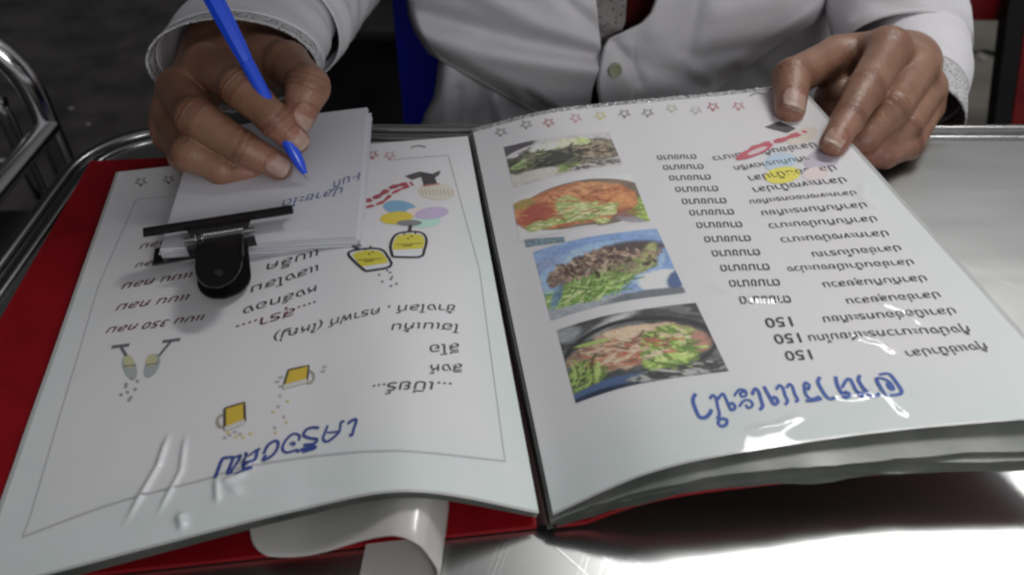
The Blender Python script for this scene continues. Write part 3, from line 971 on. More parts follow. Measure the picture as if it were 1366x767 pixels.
def wine(pl, bowl, wine_poly, stem, foot):
    pl.poly(bowl, ink(196, 200, 204), 0.00028); pl.poly(wine_poly, ink(196, 186, 40), 0.00033)
    pl.line(bowl, 0.0017, ink(50, 48, 56), 0.00038, True); pl.line(stem, 0.0022, ink(60, 58, 64), 0.00038)
    pl.ellipse(*foot, ink(120, 120, 126), 0.00034)
    c = np.mean(np.asarray(wine_poly, float), 0)
    pl.line([(c[0] - 17, c[1] + 5), (c[0] + 17, c[1] + 3)], 0.0009, ink(128, 120, 36), 0.00042); pl.line([(c[0] - 8, c[1] + 7), (c[0] + 5, c[1] + 6)], 0.0012, ink(120, 112, 36), 0.00042)
    for dx, dy in ((-6, -9), (4, -6), (9, -10), (-1, -3), (1, -13)):
        pl.ellipse(c[0] + dx, c[1] + dy, 1.6, 1.2, 0, ink(70, 66, 40), 0.00042, 6)


pl.build("balloon_drawing", lp_o); pl = Print(left_page)
wine(pl, spline([(524, 343), (521, 328), (528, 314), (545, 310), (562, 311), (569, 320), (566, 334), (560, 343), (524, 343)], 26)[:-1],
     [(524, 334), (524, 325), (530, 315), (546, 312), (563, 314), (567, 322), (564, 332)], [(546, 310), (548, 301)], (546, 298, 17, 4, 0))
pl.build("wine_glass_drawing", lp_o); pl = Print(left_page)
wine(pl, spline([(488, 362), (476, 352), (465, 340), (470, 335), (490, 332), (508, 333), (516, 341), (521, 356), (488, 362)], 26)[:-1],
     [(482, 356), (470, 341), (474, 337), (490, 334), (507, 335), (514, 342), (518, 351)], [(480, 334), (470, 328)], (466, 326, 17, 3.5, 8))
for k in range(11):
    pl.ellipse(510 + 10 * math.sin(k * 2.2) + k * 1.2, 352 + k * 3.0, 2.1, 1.4, 0, ink(110, 108, 112), n=6)
pl.build("wine_glass_drawing", lp_o); pl = Print(left_page)
# flutes
for (sx, sy, ex, ey, bx, by, rot) in ((161, 462, 172, 480, 173, 490, 70), (229, 455, 212, 475, 203, 488, 118)):
    pl.line([(sx - 12, sy + 1), (sx + 12, sy - 2)], 0.0022, ink(96, 98, 102)); pl.line([(sx, sy), (ex, ey)], 0.0014, ink(96, 98, 102))
    pl.ellipse(bx, by, 17, 9, rot, ink(150, 158, 158)); pl.ellipse(bx - 1, by - 7, 9, 7, rot, ink(176, 174, 134), 0.0003)
    pl.line([(bx - 8, by - 1), (bx + 8, by - 3)], 0.0006, ink(90, 92, 92), 0.00034)
for k in range(9):
    pl.ellipse(176 + 9 * math.sin(k * 1.9) - k, 505 + k * 3.6, 2.6, 1.9, 0, ink(140, 140, 142), n=7)


def mug(pl, q, hx, hy, side):
    q = np.array(q, float)
    pl.poly(q, ink(196, 166, 34), 0.00028)
    c = q.mean(0); pl.line(q, 0.0012, ink(84, 80, 62), 0.00034, True)
    pl.line([q[2], q[3]], 0.003, ink(186, 186, 180), 0.00036)
    a = np.linspace(-1.9, 1.9, 12); s = 1 if side > 0 else -1
    pl.line(np.stack([hx + s * 7 * np.cos(a), hy + 8 * np.sin(a)], -1), 0.0014, ink(150, 146, 130), 0.0003)


pl.build("flute_drawing", lp_o); pl = Print(left_page)
mug(pl, [(300, 545), (326, 537), (327, 562), (300, 573)], 297, 562, -1)
mug(pl, [(385, 494), (412, 488), (410, 508), (378, 517)], 412, 503, 1)
for k in range(8):
    pl.ellipse(300 + k * 4.2 + 6 * math.sin(k * 3), 580 + 4 * math.cos(k * 2.4), 3, 1.8, 0, ink(200, 190, 120) if k % 2 else PALE, n=7)
    pl.ellipse(374 + 10 * math.sin(k * 1.7), 528 + k * 7, 2.6, 1.7, 0, ink(196, 184, 110) if k % 2 else PALE, n=7)
for u, v in ((372, 504), (367, 510), (372, 516), (430, 490), (428, 496)):
    pl.line([(u, v), (u + 6, v - 1)], 0.0008, ink(150, 148, 150))
pl.build("beer_mug_drawing", lp_o)


# --- the food photos, small printed pictures
def blend(c, m, col):
    return c * (1 - m[..., None]) + np.asarray(col) * m[..., None]


def ell(x, y, cx, cy, a, b_, rot=0, soft=0.12, rag=0.0, seed=0, fq=9):
    r = math.radians(rot)
    X = (x - cx) * math.cos(r) + (y - cy) * math.sin(r); Y = -(x - cx) * math.sin(r) + (y - cy) * math.cos(r)
    d = np.hypot(X / a, Y / b_)
    if rag: d = d + rag * (fbm(x * fq, y * fq * 0.7, seed) - 0.5)
    return 1 - sstep(1 - soft, 1 + soft, d)


def shreds(c, x, y, mask, cols, seed, fq=26, stretch=(1, 2.4), rot=25):
    r = math.radians(rot)
    X = (x * math.cos(r) + y * math.sin(r)) * fq * stretch[0]; Y = (-x * math.sin(r) + y * math.cos(r)) * fq * stretch[1]
    n = fbm(X, Y, seed, 3)
    for k, col in enumerate(cols):
        lo = 0.30 + 0.42 * k / len(cols)
        c = blend(c, mask * sstep(lo, lo + 0.09, n), col)
    return c


def strands(c, x, y, cx, cy, a, b_, n, seed, cols, w=0.010, ln=0.10, ang=0.0, spread=0.9, asp=1.7):
    rng = random.Random(seed)
    for k in range(n):
        r = math.sqrt(rng.random()); q = rng.random() * 6.283
        px, py = cx + a * r * math.cos(q), cy + b_ * r * math.sin(q)
        t_ = math.radians(ang) + (rng.random() - 0.5) * 2 * spread; l_ = ln * (0.5 + rng.random())
        dx, dy = l_ * math.cos(t_) / asp * 1.4, l_ * math.sin(t_)
        d, _ = polydist(x * asp, y, [((px - dx) * asp, py - dy), (px * asp + 0.02 * rng.random(), py + 0.02 * rng.random()), ((px + dx) * asp, py + dy)])
        c = blend(c, (1 - sstep(w * 0.4, w, d)) * 0.9, cols[rng.randrange(len(cols))])
    return c


def paint1(x, y):
    c = np.ones(x.shape + (3,)) * ink(172, 168, 172)
    c = blend(c, sstep(0.50, 0.62, y + 0.2 * (fbm(x * 6, y * 5, 2) - 0.5)), ink(176, 172, 170))
    c = blend(c, ell(x, y, 0.02, 0.10, 0.30, 0.16, -25, 0.1), ink(78, 74, 80)); c = blend(c, ell(x, y, 0.16, 0.28, 0.26, 0.12, -28, 0.1), ink(182, 178, 184))
    m = ell(x, y, 0.52, 0.52, 0.56, 0.38, -6, 0.05, 0.45, 3)
    c = blend(c, m, ink(70, 74, 62)); c = shreds(c, x, y, m, [ink(58, 66, 52), ink(84, 92, 66), ink(106, 104, 78), ink(62, 60, 58)], 5, 14)
    m = ell(x, y, 0.80, 0.48, 0.30, 0.34, 10, 0.1, 0.5, 7)
    c = shreds(c, x, y, m, [ink(104, 92, 76), ink(150, 140, 108), ink(86, 76, 66), ink(182, 174, 160), ink(58, 54, 52)], 9, 20)
    for cx, cy, a, b_, r, col in ((0.25, 0.52, 0.26, 0.10, -14, (140, 166, 84)), (0.36, 0.40, 0.24, 0.10, -10, (176, 192, 132)), (0.48, 0.26, 0.26, 0.13, 8, (196, 204, 172)),
                                  (0.42, 0.20, 0.16, 0.07, -8, (206, 210, 190)), (0.70, 0.20, 0.11, 0.10, 70, (178, 198, 110)), (0.60, 0.16, 0.10, 0.08, 20, (198, 206, 160))):
        m = ell(x, y, cx, cy, a, b_, r, 0.08, 0.35, int(cx * 90)); c = blend(c, m, np.array(ink(*col)) )
        c = blend(c, m * sstep(0.5, 0.6, fbm(x * 30, y * 9, 4)) * 0.35, ink(120, 150, 74))
    c = blend(c, ell(x, y, 0.45, 0.55, 0.26, 0.20, -20, 0.3, 0.5, 8), ink(62, 66, 60))
    m = ell(x, y, 0.50, 0.84, 0.14, 0.12, -10, 0.1, 0.5, 12); c = blend(c, m, ink(112, 134, 60)); c = shreds(c, x, y, m, [ink(84, 108, 48), ink(146, 168, 82)], 6, 20)
    c = strands(c, x, y, 0.48, 0.54, 0.40, 0.26, 60, 15, [ink(56, 62, 48), ink(96, 100, 76), ink(120, 112, 88), ink(48, 48, 46)], 0.024, 0.07, -20)
    c = strands(c, x, y, 0.80, 0.46, 0.22, 0.24, 50, 16, [ink(168, 154, 118), ink(66, 58, 52), ink(140, 116, 84)], 0.020, 0.05, 20)
    c = blend(c, ell(x, y, 0.20, 0.86, 0.26, 0.13, -4, 0.1, 0.4, 15), ink(176, 170, 160))
    m = ell(x, y, 0.80, 0.88, 0.26, 0.08, -6, 0.2, 0.7, 16); c = shreds(c, x, y, m, [ink(84, 78, 80), ink(176, 168, 166)], 19, 16)
    return c


def paint2(x, y):
    c = np.ones(x.shape + (3,)) * np.array([0.75, 0.745, 0.765])
    c = blend(c, ell(x, y, 0.55, 0.50, 0.56, 0.50, 0, 0.02), ink(112, 96, 80)); c = blend(c, ell(x, y, 0.93, 0.86, 0.16, 0.13, -10, 0.1), ink(132, 130, 140))
    m = ell(x, y, 0.92, 0.62, 0.12, 0.34, -18, 0.1, 0.4, 2); c = blend(c, m, ink(140, 172, 46)); c = shreds(c, x, y, m, [ink(110, 146, 36), ink(170, 192, 70)], 3, 14)
    m = ell(x, y, 0.46, 0.48, 0.50, 0.44, 0, 0.03, 0.22, 5)
    c = blend(c, m, ink(176, 96, 34)); c = shreds(c, x, y, m, [ink(160, 78, 26), ink(190, 112, 42), ink(198, 128, 56), ink(150, 72, 28)], 9, 7, (1, 1.3))
    c = blend(c, ell(x, y, 0.80, 0.55, 0.13, 0.22, 10, 0.4, 0.4, 6) * 0.8, ink(200, 124, 30)); c = blend(c, ell(x, y, 0.85, 0.78, 0.10, 0.10, -20, 0.5) * 0.7, ink(132, 60, 34))
    c = blend(c, ell(x, y, 0.52, 0.20, 0.34, 0.10, -4, 0.4, 0.5, 21) * 0.6, ink(196, 140, 78))
    c = blend(c, ell(x, y, 0.16, 0.52, 0.14, 0.20, -10, 0.3, 0.6, 10), ink(168, 66, 44)); c = blend(c, ell(x, y, 0.08, 0.22, 0.10, 0.10, 0, 0.2), ink(156, 130, 44))
    for cx, cy, a, b_, s in ((0.44, 0.50, 0.10, 0.20, 11), (0.56, 0.64, 0.24, 0.10, 12), (0.62, 0.72, 0.14, 0.12, 17), (0.46, 0.78, 0.16, 0.07, 14), (0.20, 0.78, 0.12, 0.09, 13), (0.66, 0.90, 0.06, 0.06, 15)):
        m = ell(x, y, cx, cy, a, b_, -6, 0.15, 0.7, s); c = blend(c, m, ink(156, 168, 70)); c = shreds(c, x, y, m, [ink(122, 146, 48), ink(178, 186, 100), ink(194, 196, 132)], s, 24)
    c = strands(c, x, y, 0.52, 0.64, 0.24, 0.20, 60, 5, [ink(186, 194, 104), ink(120, 142, 46), ink(204, 204, 140), ink(150, 160, 70)], 0.014, 0.09, -15)
    c = strands(c, x, y, 0.46, 0.45, 0.42, 0.32, 40, 6, [ink(198, 130, 60), ink(150, 74, 30), ink(186, 98, 40)], 0.02, 0.05, 20)
    c = blend(c, sstep(0.94, 1.0, y) * (x < 0.62), np.array([0.75, 0.745, 0.765]))
    return c


def paint3(x, y):
    c = np.ones(x.shape + (3,)) * ink(110, 146, 196)
    c = blend(c, ell(x, y, 0.45, 0.45, 0.62, 0.44, -12, 0.06), ink(96, 136, 192)); c = blend(c, ell(x, y, 0.46, 0.48, 0.52, 0.36, -12, 0.04), ink(122, 158, 206))
    c = blend(c, ell(x, y, 0.06, 0.24, 0.15, 0.08, -20, 0.4), ink(118, 136, 178)); c = blend(c, ell(x, y, 0.90, 0.80, 0.20, 0.16, -8, 0.15), ink(190, 200, 204)); c = blend(c, ell(x, y, 0.98, 0.80, 0.06, 0.14, 20, 0.2), ink(62, 88, 140))
    c = blend(c, sstep(0.86, 0.92, y - 0.10 * (x - 0.5)), ink(140, 148, 156)); c = blend(c, ell(x, y, 0.75, 0.96, 0.30, 0.06, -2, 0.2), ink(96, 104, 112))
    m = ell(x, y, 0.50, 0.42, 0.47, 0.20, -16, 0.05, 0.5, 4)
    c = blend(c, m, ink(112, 92, 82)); c = shreds(c, x, y, m, [ink(84, 66, 60), ink(138, 112, 94), ink(100, 78, 68), ink(164, 140, 114), ink(74, 58, 54)], 8, 20, (1, 1.6), -40)
    c = blend(c, ell(x, y, 0.78, 0.24, 0.22, 0.08, 8, 0.3, 0.5, 14) * 0.85, ink(70, 60, 62))
    m = ell(x, y, 0.62, 0.58, 0.30, 0.13, -24, 0.1, 0.5, 9); c = blend(c, m, ink(128, 140, 72)); c = shreds(c, x, y, m, [ink(108, 124, 58), ink(150, 158, 92)], 10, 18)
    m = ell(x, y, 0.32, 0.74, 0.36, 0.16, -6, 0.1, 0.5, 11); c = blend(c, m, ink(120, 162, 50)); c = shreds(c, x, y, m, [ink(92, 140, 38), ink(146, 184, 70), ink(172, 196, 108), ink(90, 132, 44)], 12, 22)
    c = blend(c, ell(x, y, 0.86, 0.40, 0.05, 0.20, 22, 0.3, 0.4, 13), ink(150, 152, 84))
    c = strands(c, x, y, 0.34, 0.72, 0.34, 0.15, 70, 7, [ink(160, 190, 86), ink(92, 136, 38), ink(186, 200, 130), ink(76, 112, 40)], 0.012, 0.10, -20)
    c = strands(c, x, y, 0.62, 0.56, 0.26, 0.10, 34, 8, [ink(150, 158, 92), ink(104, 118, 56)], 0.012, 0.08, -30)
    c = strands(c, x, y, 0.50, 0.42, 0.43, 0.18, 130, 9, [ink(150, 122, 100), ink(66, 50, 46), ink(176, 150, 122), ink(92, 72, 62), ink(120, 96, 84)], 0.026, 0.022, 30, 3.0)
    c = blend(c, ell(x, y, 0.09, 0.72, 0.04, 0.16, 20, 0.3) * 0.7, ink(58, 110, 170))
    return c


def paint4(x, y):
    c = np.ones(x.shape + (3,)) * ink(80, 82, 84)
    c = shreds(c, x, y, np.ones(x.shape), [ink(66, 68, 70), ink(96, 98, 100)], 2, 4)
    c = blend(c, ell(x, y, 0.40, 0.10, 0.05, 0.22, 60, 0.7) * 0.8, ink(176, 178, 180)); c = blend(c, ell(x, y, 0.05, 0.10, 0.12, 0.10, 0, 0.3), ink(130, 136, 140))
    rim = ell(x, y, 0.50, 0.52, 0.54, 0.42, -4, 0.02) - ell(x, y, 0.50, 0.54, 0.50, 0.38, -4, 0.03); c = blend(c, np.clip(rim, 0, 1), ink(48, 50, 52))
    m = ell(x, y, 0.50, 0.50, 0.46, 0.28, -2, 0.06, 0.35, 3)
    c = blend(c, m, ink(152, 122, 96)); c = shreds(c, x, y, m, [ink(128, 92, 70), ink(172, 144, 112), ink(186, 162, 126), ink(140, 96, 72)], 5, 9, (1, 1.8))
    m = ell(x, y, 0.50, 0.60, 0.22, 0.13, -6, 0.3, 0.7, 6); c = shreds(c, x, y, m, [ink(168, 74, 44), ink(188, 100, 62), ink(206, 176, 150)], 7, 18)
    c = blend(c, ell(x, y, 0.52, 0.30, 0.22, 0.09, 4, 0.3, 0.5, 8), ink(190, 160, 124)); c = blend(c, ell(x, y, 0.22, 0.33, 0.13, 0.025, 8, 0.2), ink(150, 178, 70))
    m = ell(x, y, 0.72, 0.60, 0.20, 0.30, 12, 0.1, 0.5, 9); c = blend(c, m, ink(128, 162, 46)); c = shreds(c, x, y, m, [ink(98, 134, 34), ink(150, 182, 64), ink(176, 198, 88), ink(112, 150, 40)], 10, 15, (1, 1.2))
    c = blend(c, ell(x, y, 0.90, 0.56, 0.09, 0.15, 0, 0.3, 0.6, 11), ink(164, 110, 90)); c = blend(c, ell(x, y, 0.83, 0.47, 0.05, 0.12, 0, 0.3, 0.5, 12), ink(206, 172, 146))
    m = ell(x, y, 0.12, 0.72, 0.14, 0.18, 20, 0.15, 0.7, 13); c = shreds(c, x, y, m, [ink(84, 112, 36), ink(140, 168, 58), ink(66, 82, 36)], 14, 16)
    c = strands(c, x, y, 0.72, 0.60, 0.18, 0.27, 80, 11, [ink(158, 188, 70), ink(96, 132, 34), ink(184, 202, 100), ink(84, 116, 34)], 0.024, 0.04, 40)
    c = strands(c, x, y, 0.46, 0.52, 0.34, 0.20, 60, 12, [ink(186, 156, 118), ink(120, 84, 64), ink(176, 92, 56), ink(200, 176, 144)], 0.022, 0.05, 0)
    c = strands(c, x, y, 0.12, 0.72, 0.13, 0.18, 24, 13, [ink(150, 178, 70), ink(60, 80, 34)], 0.014, 0.10, -70)
    c = blend(c, ell(x, y, 0.20, 0.70, 0.025, 0.12, 10, 0.2), ink(160, 184, 80))
    c = blend(c, ell(x, y, 0.22, 0.97, 0.32, 0.12, -6, 0.1), ink(52, 84, 130)); c = blend(c, ell(x, y, 0.16, 1.04, 0.30, 0.10, -2, 0.1), ink(32, 48, 70))
    m = ell(x, y, 0.75, 0.92, 0.40, 0.08, -4, 0.2, 0.5, 15); c = shreds(c, x, y, m, [ink(60, 62, 60), ink(150, 152, 150)], 16, 10)
    return c


def paint5(x, y):
    c = np.ones(x.shape + (3,)) * ink(96, 132, 160)
    return shreds(c, x, y, np.ones(x.shape), [ink(70, 108, 140), ink(140, 150, 140), ink(58, 84, 96), ink(120, 160, 190)], 3, 8)


def printed(c, x, y):
    """cheap colour print: faded blacks, muted inks, fine mottle"""
    g = c.mean(-1, keepdims=True)
    n1 = fbm(x * 46, y * 34, 51, 3)[..., None] - 0.5; n2 = fbm(x * 15 + 3, y * 11, 52, 3)[..., None] - 0.5
    c = c * 0.78 + g * 0.22
    c = c * (1 + 0.45 * n1 + 0.35 * n2) + 0.012
    edge = np.abs(np.gradient(g[..., 0], axis=1))[..., None]
    return np.clip(1.22 * c * (1 - np.clip(edge * 1.5, 0, 0.3)), 0.006, 0.8)


def food_photo(corners, fn, name, label, n=110, m=130):
    c = np.array(corners, float)
    y, x = np.meshgrid(np.linspace(0, 1, n), np.linspace(0, 1, m), indexing="ij")
    S, T = right_page.inv(c[:, 0], c[:, 1])
    def bil(q):
        return (q[0] * (1 - x) + q[1] * x) * (1 - y) + (q[3] * (1 - x) + q[2] * x) * y
    p = right_page.f(bil(S), bil(T), 0.00018)
    o = mesh_obj(name, p.reshape(-1, 3), grid_faces(n, m, 0, False, True), M["print_ink"], None, True, printed(fn(x, y), x, y).reshape(-1, 3))
    attach(o, rp_o)
    o["label"] = label
    return o


food_photo([(672, 197), (812, 177), (831, 221), (685, 251)], paint1, "food_photo", "photo of cabbage and dark greens on a white plate")
food_photo([(683, 264), (842, 232), (868, 297), (693, 322)], paint2, "food_photo", "photo of an orange curry dish with green shreds")
food_photo([(699, 320), (752, 316), (754, 323), (702, 330)], paint5, "food_photo", "thin blue sliver of another photo", 20, 60)
food_photo([(711, 336), (876, 305), (915, 391), (735, 428)], paint3, "food_photo", "photo of a fried fish on a blue plate")
food_photo([(743, 441), (928, 404), (972, 495), (768, 538)], paint4, "food_photo", "photo of a fish in a dark pan with green garnish")

# ------------------------------------------------------------------ white plastic strap curled under the left page
rimp = [(322, 713, .010), (336, 735, .009), (362, 742, .009), (399, 742, .010), (433, 736, .013), (472, 724, .018), (506, 716, .023), (531, 715, .025), (557, 725, .023),
        (573, 743, .015), (584, 764, .0065), (575, 783, .0025), (545, 790, .0018), (510, 782, .0018), (480, 768, .0018)]
path = spline([P(*q) for q in rimp], 70)
n = len(path)
tang = np.gradient(path, axis=0); tang /= np.linalg.norm(tang, axis=1)[:, None]
wdir = np.array([0.06, 1.0, 0.02]); wdir /= np.linalg.norm(wdir)
strap = MB(); vs = []
for i in range(n):
    nv = np.cross(tang[i], wdir); nv /= np.linalg.norm(nv)
    W = 0.034
    c = path[i] + wdir * W * 0.5
    for k in range(16):
        a = 2 * math.pi * k / 16
        W = 0.034 * (0.35 + 0.65 * min(1.0, i / 9.0) ** 0.5)
        wv = 0.5 * W * (abs(math.cos(a)) ** 0.35) * (1 if math.cos(a) > 0 else -1)
        vs.append(c + wdir * wv + nv * 0.0010 * math.sin(a) * (1 if abs(math.cos(a)) < 0.95 else 1))
strap.add(vs, grid_faces(n, 16, 0, True) + [tuple(range(16)), tuple((n - 1) * 16 + k for k in reversed(range(16)))])
tag(strap.build("plastic_strap", M["white_plastic"], None), "curled white plastic strap poking out under the near edge of the drinks page", "strap")

# ------------------------------------------------------------------ note pad
PZ = 0.033
pc = [P(262, 176, PZ), P(489, 147, PZ), P(474, 309, PZ), P(212, 324, PZ)]
pad = empty("note_pad", tuple(np.mean(pc, 0) - np.array([0, 0, 0.011])))
tag(pad, "small white note pad lying on the drinks page under the writing hand", "note pad")


def bilq(pc, a, b_, z):
    p = (pc[0] * (1 - a) + pc[1] * a) * (1 - b_) + (pc[3] * (1 - a) + pc[2] * a) * b_
    return np.array([p[0], p[1], z])


def pad_z(a, b_):
    return PZ - 0.004 * (b_ - 0.4) - 0.002 * (1 - a) + 0.0012 * math.sin(3 * a + 2 * b_)


n = m = 24
vs = [bilq(pc, j / (m - 1), i / (n - 1), pad_z(j / (m - 1), i / (n - 1))) for i in range(n) for j in range(m)]
top = mesh_obj("top_sheet", vs, grid_faces(n, m, 0, False, True), M["pad_paper"], pad)
ring = [(j / 39, 0) for j in range(40)] + [(1, i / 39) for i in range(1, 40)] + [(j / 39, 1) for j in range(38, -1, -1)] + [(0, i / 39) for i in range(38, 0, -1)]
vs = []
NL = 9
for l in range(NL):
    for a, b_ in ring:
        w = 1.006 + 0.006 * math.sin(l * 2.1 + a * 2) + 0.012 * (l / NL)
        p = bilq(pc, 0.5 + (a - 0.5) * w, 0.5 + (b_ - 0.5) * w, pad_z(a, b_) - 0.0004 - l * 0.0012)
        vs.append(p)
fs = grid_faces(NL, len(ring), 0, True, True) + [tuple(reversed(range((NL - 1) * len(ring), NL * len(ring)))), tuple(range(len(ring)))]
pb = mesh_obj("paper_block", vs, fs, M["pad_edge"], pad)
pb.data.set_sharp_from_angle(angle=math.radians(35))


# loose leaves that stick out of the block
for k, (rot, sc, dx, dy) in enumerate(((0.016, 1.020, 0.0012, 0.0), (-0.014, 1.026, 0.0008, -0.0012), (0.024, 1.016, 0.0018, -0.0006), (-0.006, 1.034, 0.0010, -0.0010))):
    cpt = np.mean(pc, 0); vs = []
    for i in range(14):
        for j in range(14):
            a, b_ = j / 13, i / 13
            q = bilq(pc, a, b_, 0) - np.array([cpt[0], cpt[1], 0])
            x = (q[0] * math.cos(rot) - q[1] * math.sin(rot)) * sc + dx; y = (q[0] * math.sin(rot) + q[1] * math.cos(rot)) * sc + dy
            vs.append((cpt[0] + x, cpt[1] + y, pad_z(a, b_) - 0.0014 - 0.0019 * k - 0.0008 * max(0, a - 0.8) * 5))
    mesh_obj("loose_leaf", vs, grid_faces(14, 14, 0, False, True), M["pad_paper"], pad)


class Flat:
    """pretend page so the pad can be written on"""
    def base(self, s, t):
        s = np.asarray(s, float); t = np.asarray(t, float)
        p = (pc[0] * (1 - s[..., None]) + pc[1] * s[..., None]) * (1 - t[..., None]) + (pc[3] * (1 - s[..., None]) + pc[2] * s[..., None]) * t[..., None]
        p = p.copy(); p[..., 2] = PZ - 0.004 * (t - 0.4) - 0.002 * (1 - s) + 0.0012 * np.sin(3 * s + 2 * t)
        return p
    def f(self, s, t, lift=0.0):
        p = self.base(s, t); p[..., 2] += lift
        return p
    pu = None
    inv = Page.inv


pn = Print(Flat())
PEN = ink(88, 94, 136)
PAGE_W, PAGE_L = 0.105, 0.09
pn.text("1 นที", (482, 234), (442, 248), PEN, 0.002, 0.8, 0.3)
pn.text("ปลาชะโด", (458, 254), (376, 272), PEN, 0.002, 0.65, 0.3)
pn.line([(470, 238), (484, 233)], 0.0004, PEN)
o = pn.build("handwriting", top)
o.data.materials.clear(); o.data.materials.append(new_mat("pen_ink", tuple(PEN), 0.8, attr=True))
PAGE_W, PAGE_L = 0.235, 0.305

# ------------------------------------------------------------------ bulldog clip on the pad
j0, j1 = P(193, 312, 0.036), P(391, 281, 0.037)
X = j1 - j0; JL = np.linalg.norm(X); X = X / JL
Yv = np.cross(X, (0, 0, 1)); Yv = Yv / np.linalg.norm(Yv)       # towards the viewer
if Yv[1] > 0: Yv = -Yv
Zv = np.array([0, 0, 1.0])
clip_o = (j0 + j1) / 2
Rm = Matrix((X, -Yv, Zv)).transposed()
clip = empty("bulldog_clip", tuple(clip_o - np.array([0, 0, 0.012])))
tag(clip, "black metal bulldog clip gripping the near edge of the note pad", "clip")


def C3(x, y, z):
    return clip_o + X * x + Yv * y + Zv * z


def swept(profile, x0, x1, nx, th, name, mat, width=None):
    """plate with a (y, z) profile, from x0 to x1, th thick"""
    prof = spline([(0, a, c) for a, c in profile], 26)[:, 1:]
    d = np.gradient(prof, axis=0); d /= np.linalg.norm(d, axis=1)[:, None]
    nn = np.stack([-d[:, 1], d[:, 0]], -1)
    vs = []
    for side in (0.5, -0.5):
        for i in range(26):
            k = 1.0 if width is None else width(i / 25)
            for j in range(nx):
                x = (x0 + (x1 - x0) * j / (nx - 1)) * k
                q = prof[i] + nn[i] * th * side
                vs.append(C3(x, q[0], q[1]))
    f = grid_faces(26, nx, 0) + grid_faces(26, nx, 26 * nx, False, True)
    ring = list(range(nx)) + [i * nx + nx - 1 for i in range(1, 26)] + [25 * nx + j for j in range(nx - 2, -1, -1)] + [i * nx for i in range(24, 0, -1)]
    for a, b_ in zip(ring, ring[1:] + ring[:1]):
        f.append((b_, a, a + 26 * nx, b_ + 26 * nx))
    b = MB(); b.add(vs, f)
    return b.build(name, mat, clip)


h = JL / 2
swept([(-0.0035, -0.0035), (-0.0035, 0.0005), (0.0, 0.0028), (0.0045, 0.0012)], -h, h, 40, 0.0012, "upper_jaw", M["black_metal"])
swept([(-0.0075, -0.018), (-0.005, -0.0150), (0.006, -0.0140), (0.0125, -0.0125)], -h * 0.97, h * 0.97, 40, 0.0012, "lower_jaw", M["black_metal"])
bw = lambda a: 1.0 - 0.22 * a
swept([(0.003, 0.0020), (0.006, 0.0030), (0.009, 0.0024), (0.012, -0.0005)], -0.019, 0.019, 14, 0.0011, "body_plate", M["black_metal"], bw)
swept([(0.012, -0.0115), (0.015, -0.008), (0.016, -0.004), (0.0155, -0.002)], -0.018, 0.018, 14, 0.0011, "body_plate", M["black_metal"])
hw = lambda a: 1.0 if a < 0.60 else max(0.06, math.sqrt(max(0.0, 1 - ((a - 0.60) / 0.40) ** 2)))
swept([(0.0165, 0.0005), (0.028, 0.0016), (0.044, 0.0022), (0.060, 0.0020)], -0.0118, 0.0118, 22, 0.0012, "handle", M["black_metal"], hw)
swept([(0.0165, -0.004), (0.028, -0.008), (0.040, -0.011), (0.052, -0.012)], -0.0138, 0.0138, 22, 0.0012, "handle", M["black_metal"], hw)
b = MB()
b.tube([C3(0.0116, 0.018, 0.0012), C3(0.0118, 0.028, 0.0022), C3(0.0118, 0.038, 0.0026)], 0.0011, 8)
b.build("handle_flange", M["black_metal"], clip)
b = MB()
hel = [C3(-0.0125 + 0.025 * k / 300, 0.0140 + 0.0021 * math.cos(k * 0.45), 0.0012 + 0.0021 * math.sin(k * 0.45)) for k in range(301)]
b.tube(hel, 0.0005, 6)
b.build("spring", M["spring"], clip)
for sx in (-1, 1):
    b = MB(); b.tube([C3(sx * 0.0128, 0.0140, 0.0012), C3(sx * 0.0185, 0.0140, 0.0012)], 0.0016, 10)
    b.build("pivot", M["spring"], clip)
b = MB(); b.tube([C3(0.0, 0.0490, 0.0022), C3(0.0, 0.0490, 0.0034)], 0.0022, 12)
b.build("rivet", M["spring"], clip)


# ------------------------------------------------------------------ signed distance modelling for the body
def smin(a, b_, k):
    h_ = np.clip(0.5 + 0.5 * (b_ - a) / k, 0, 1)
    return b_ * (1 - h_) + a * h_ - k * h_ * (1 - h_)


def cone(p, a, b_, ra, rb):
    pa = p - a; ba = b_ - a
    h_ = np.clip((pa @ ba) / (ba @ ba), 0, 1)
    return np.linalg.norm(pa - h_[:, None] * ba, axis=1) - (ra + (rb - ra) * h_)


def chain(p, pts, rad, k=0.004):
    r = None
    for i in range(len(pts) - 1):
        c = cone(p, pts[i], pts[i + 1], rad[i], rad[i + 1])
        r = c if r is None else smin(r, c, k)
    return r


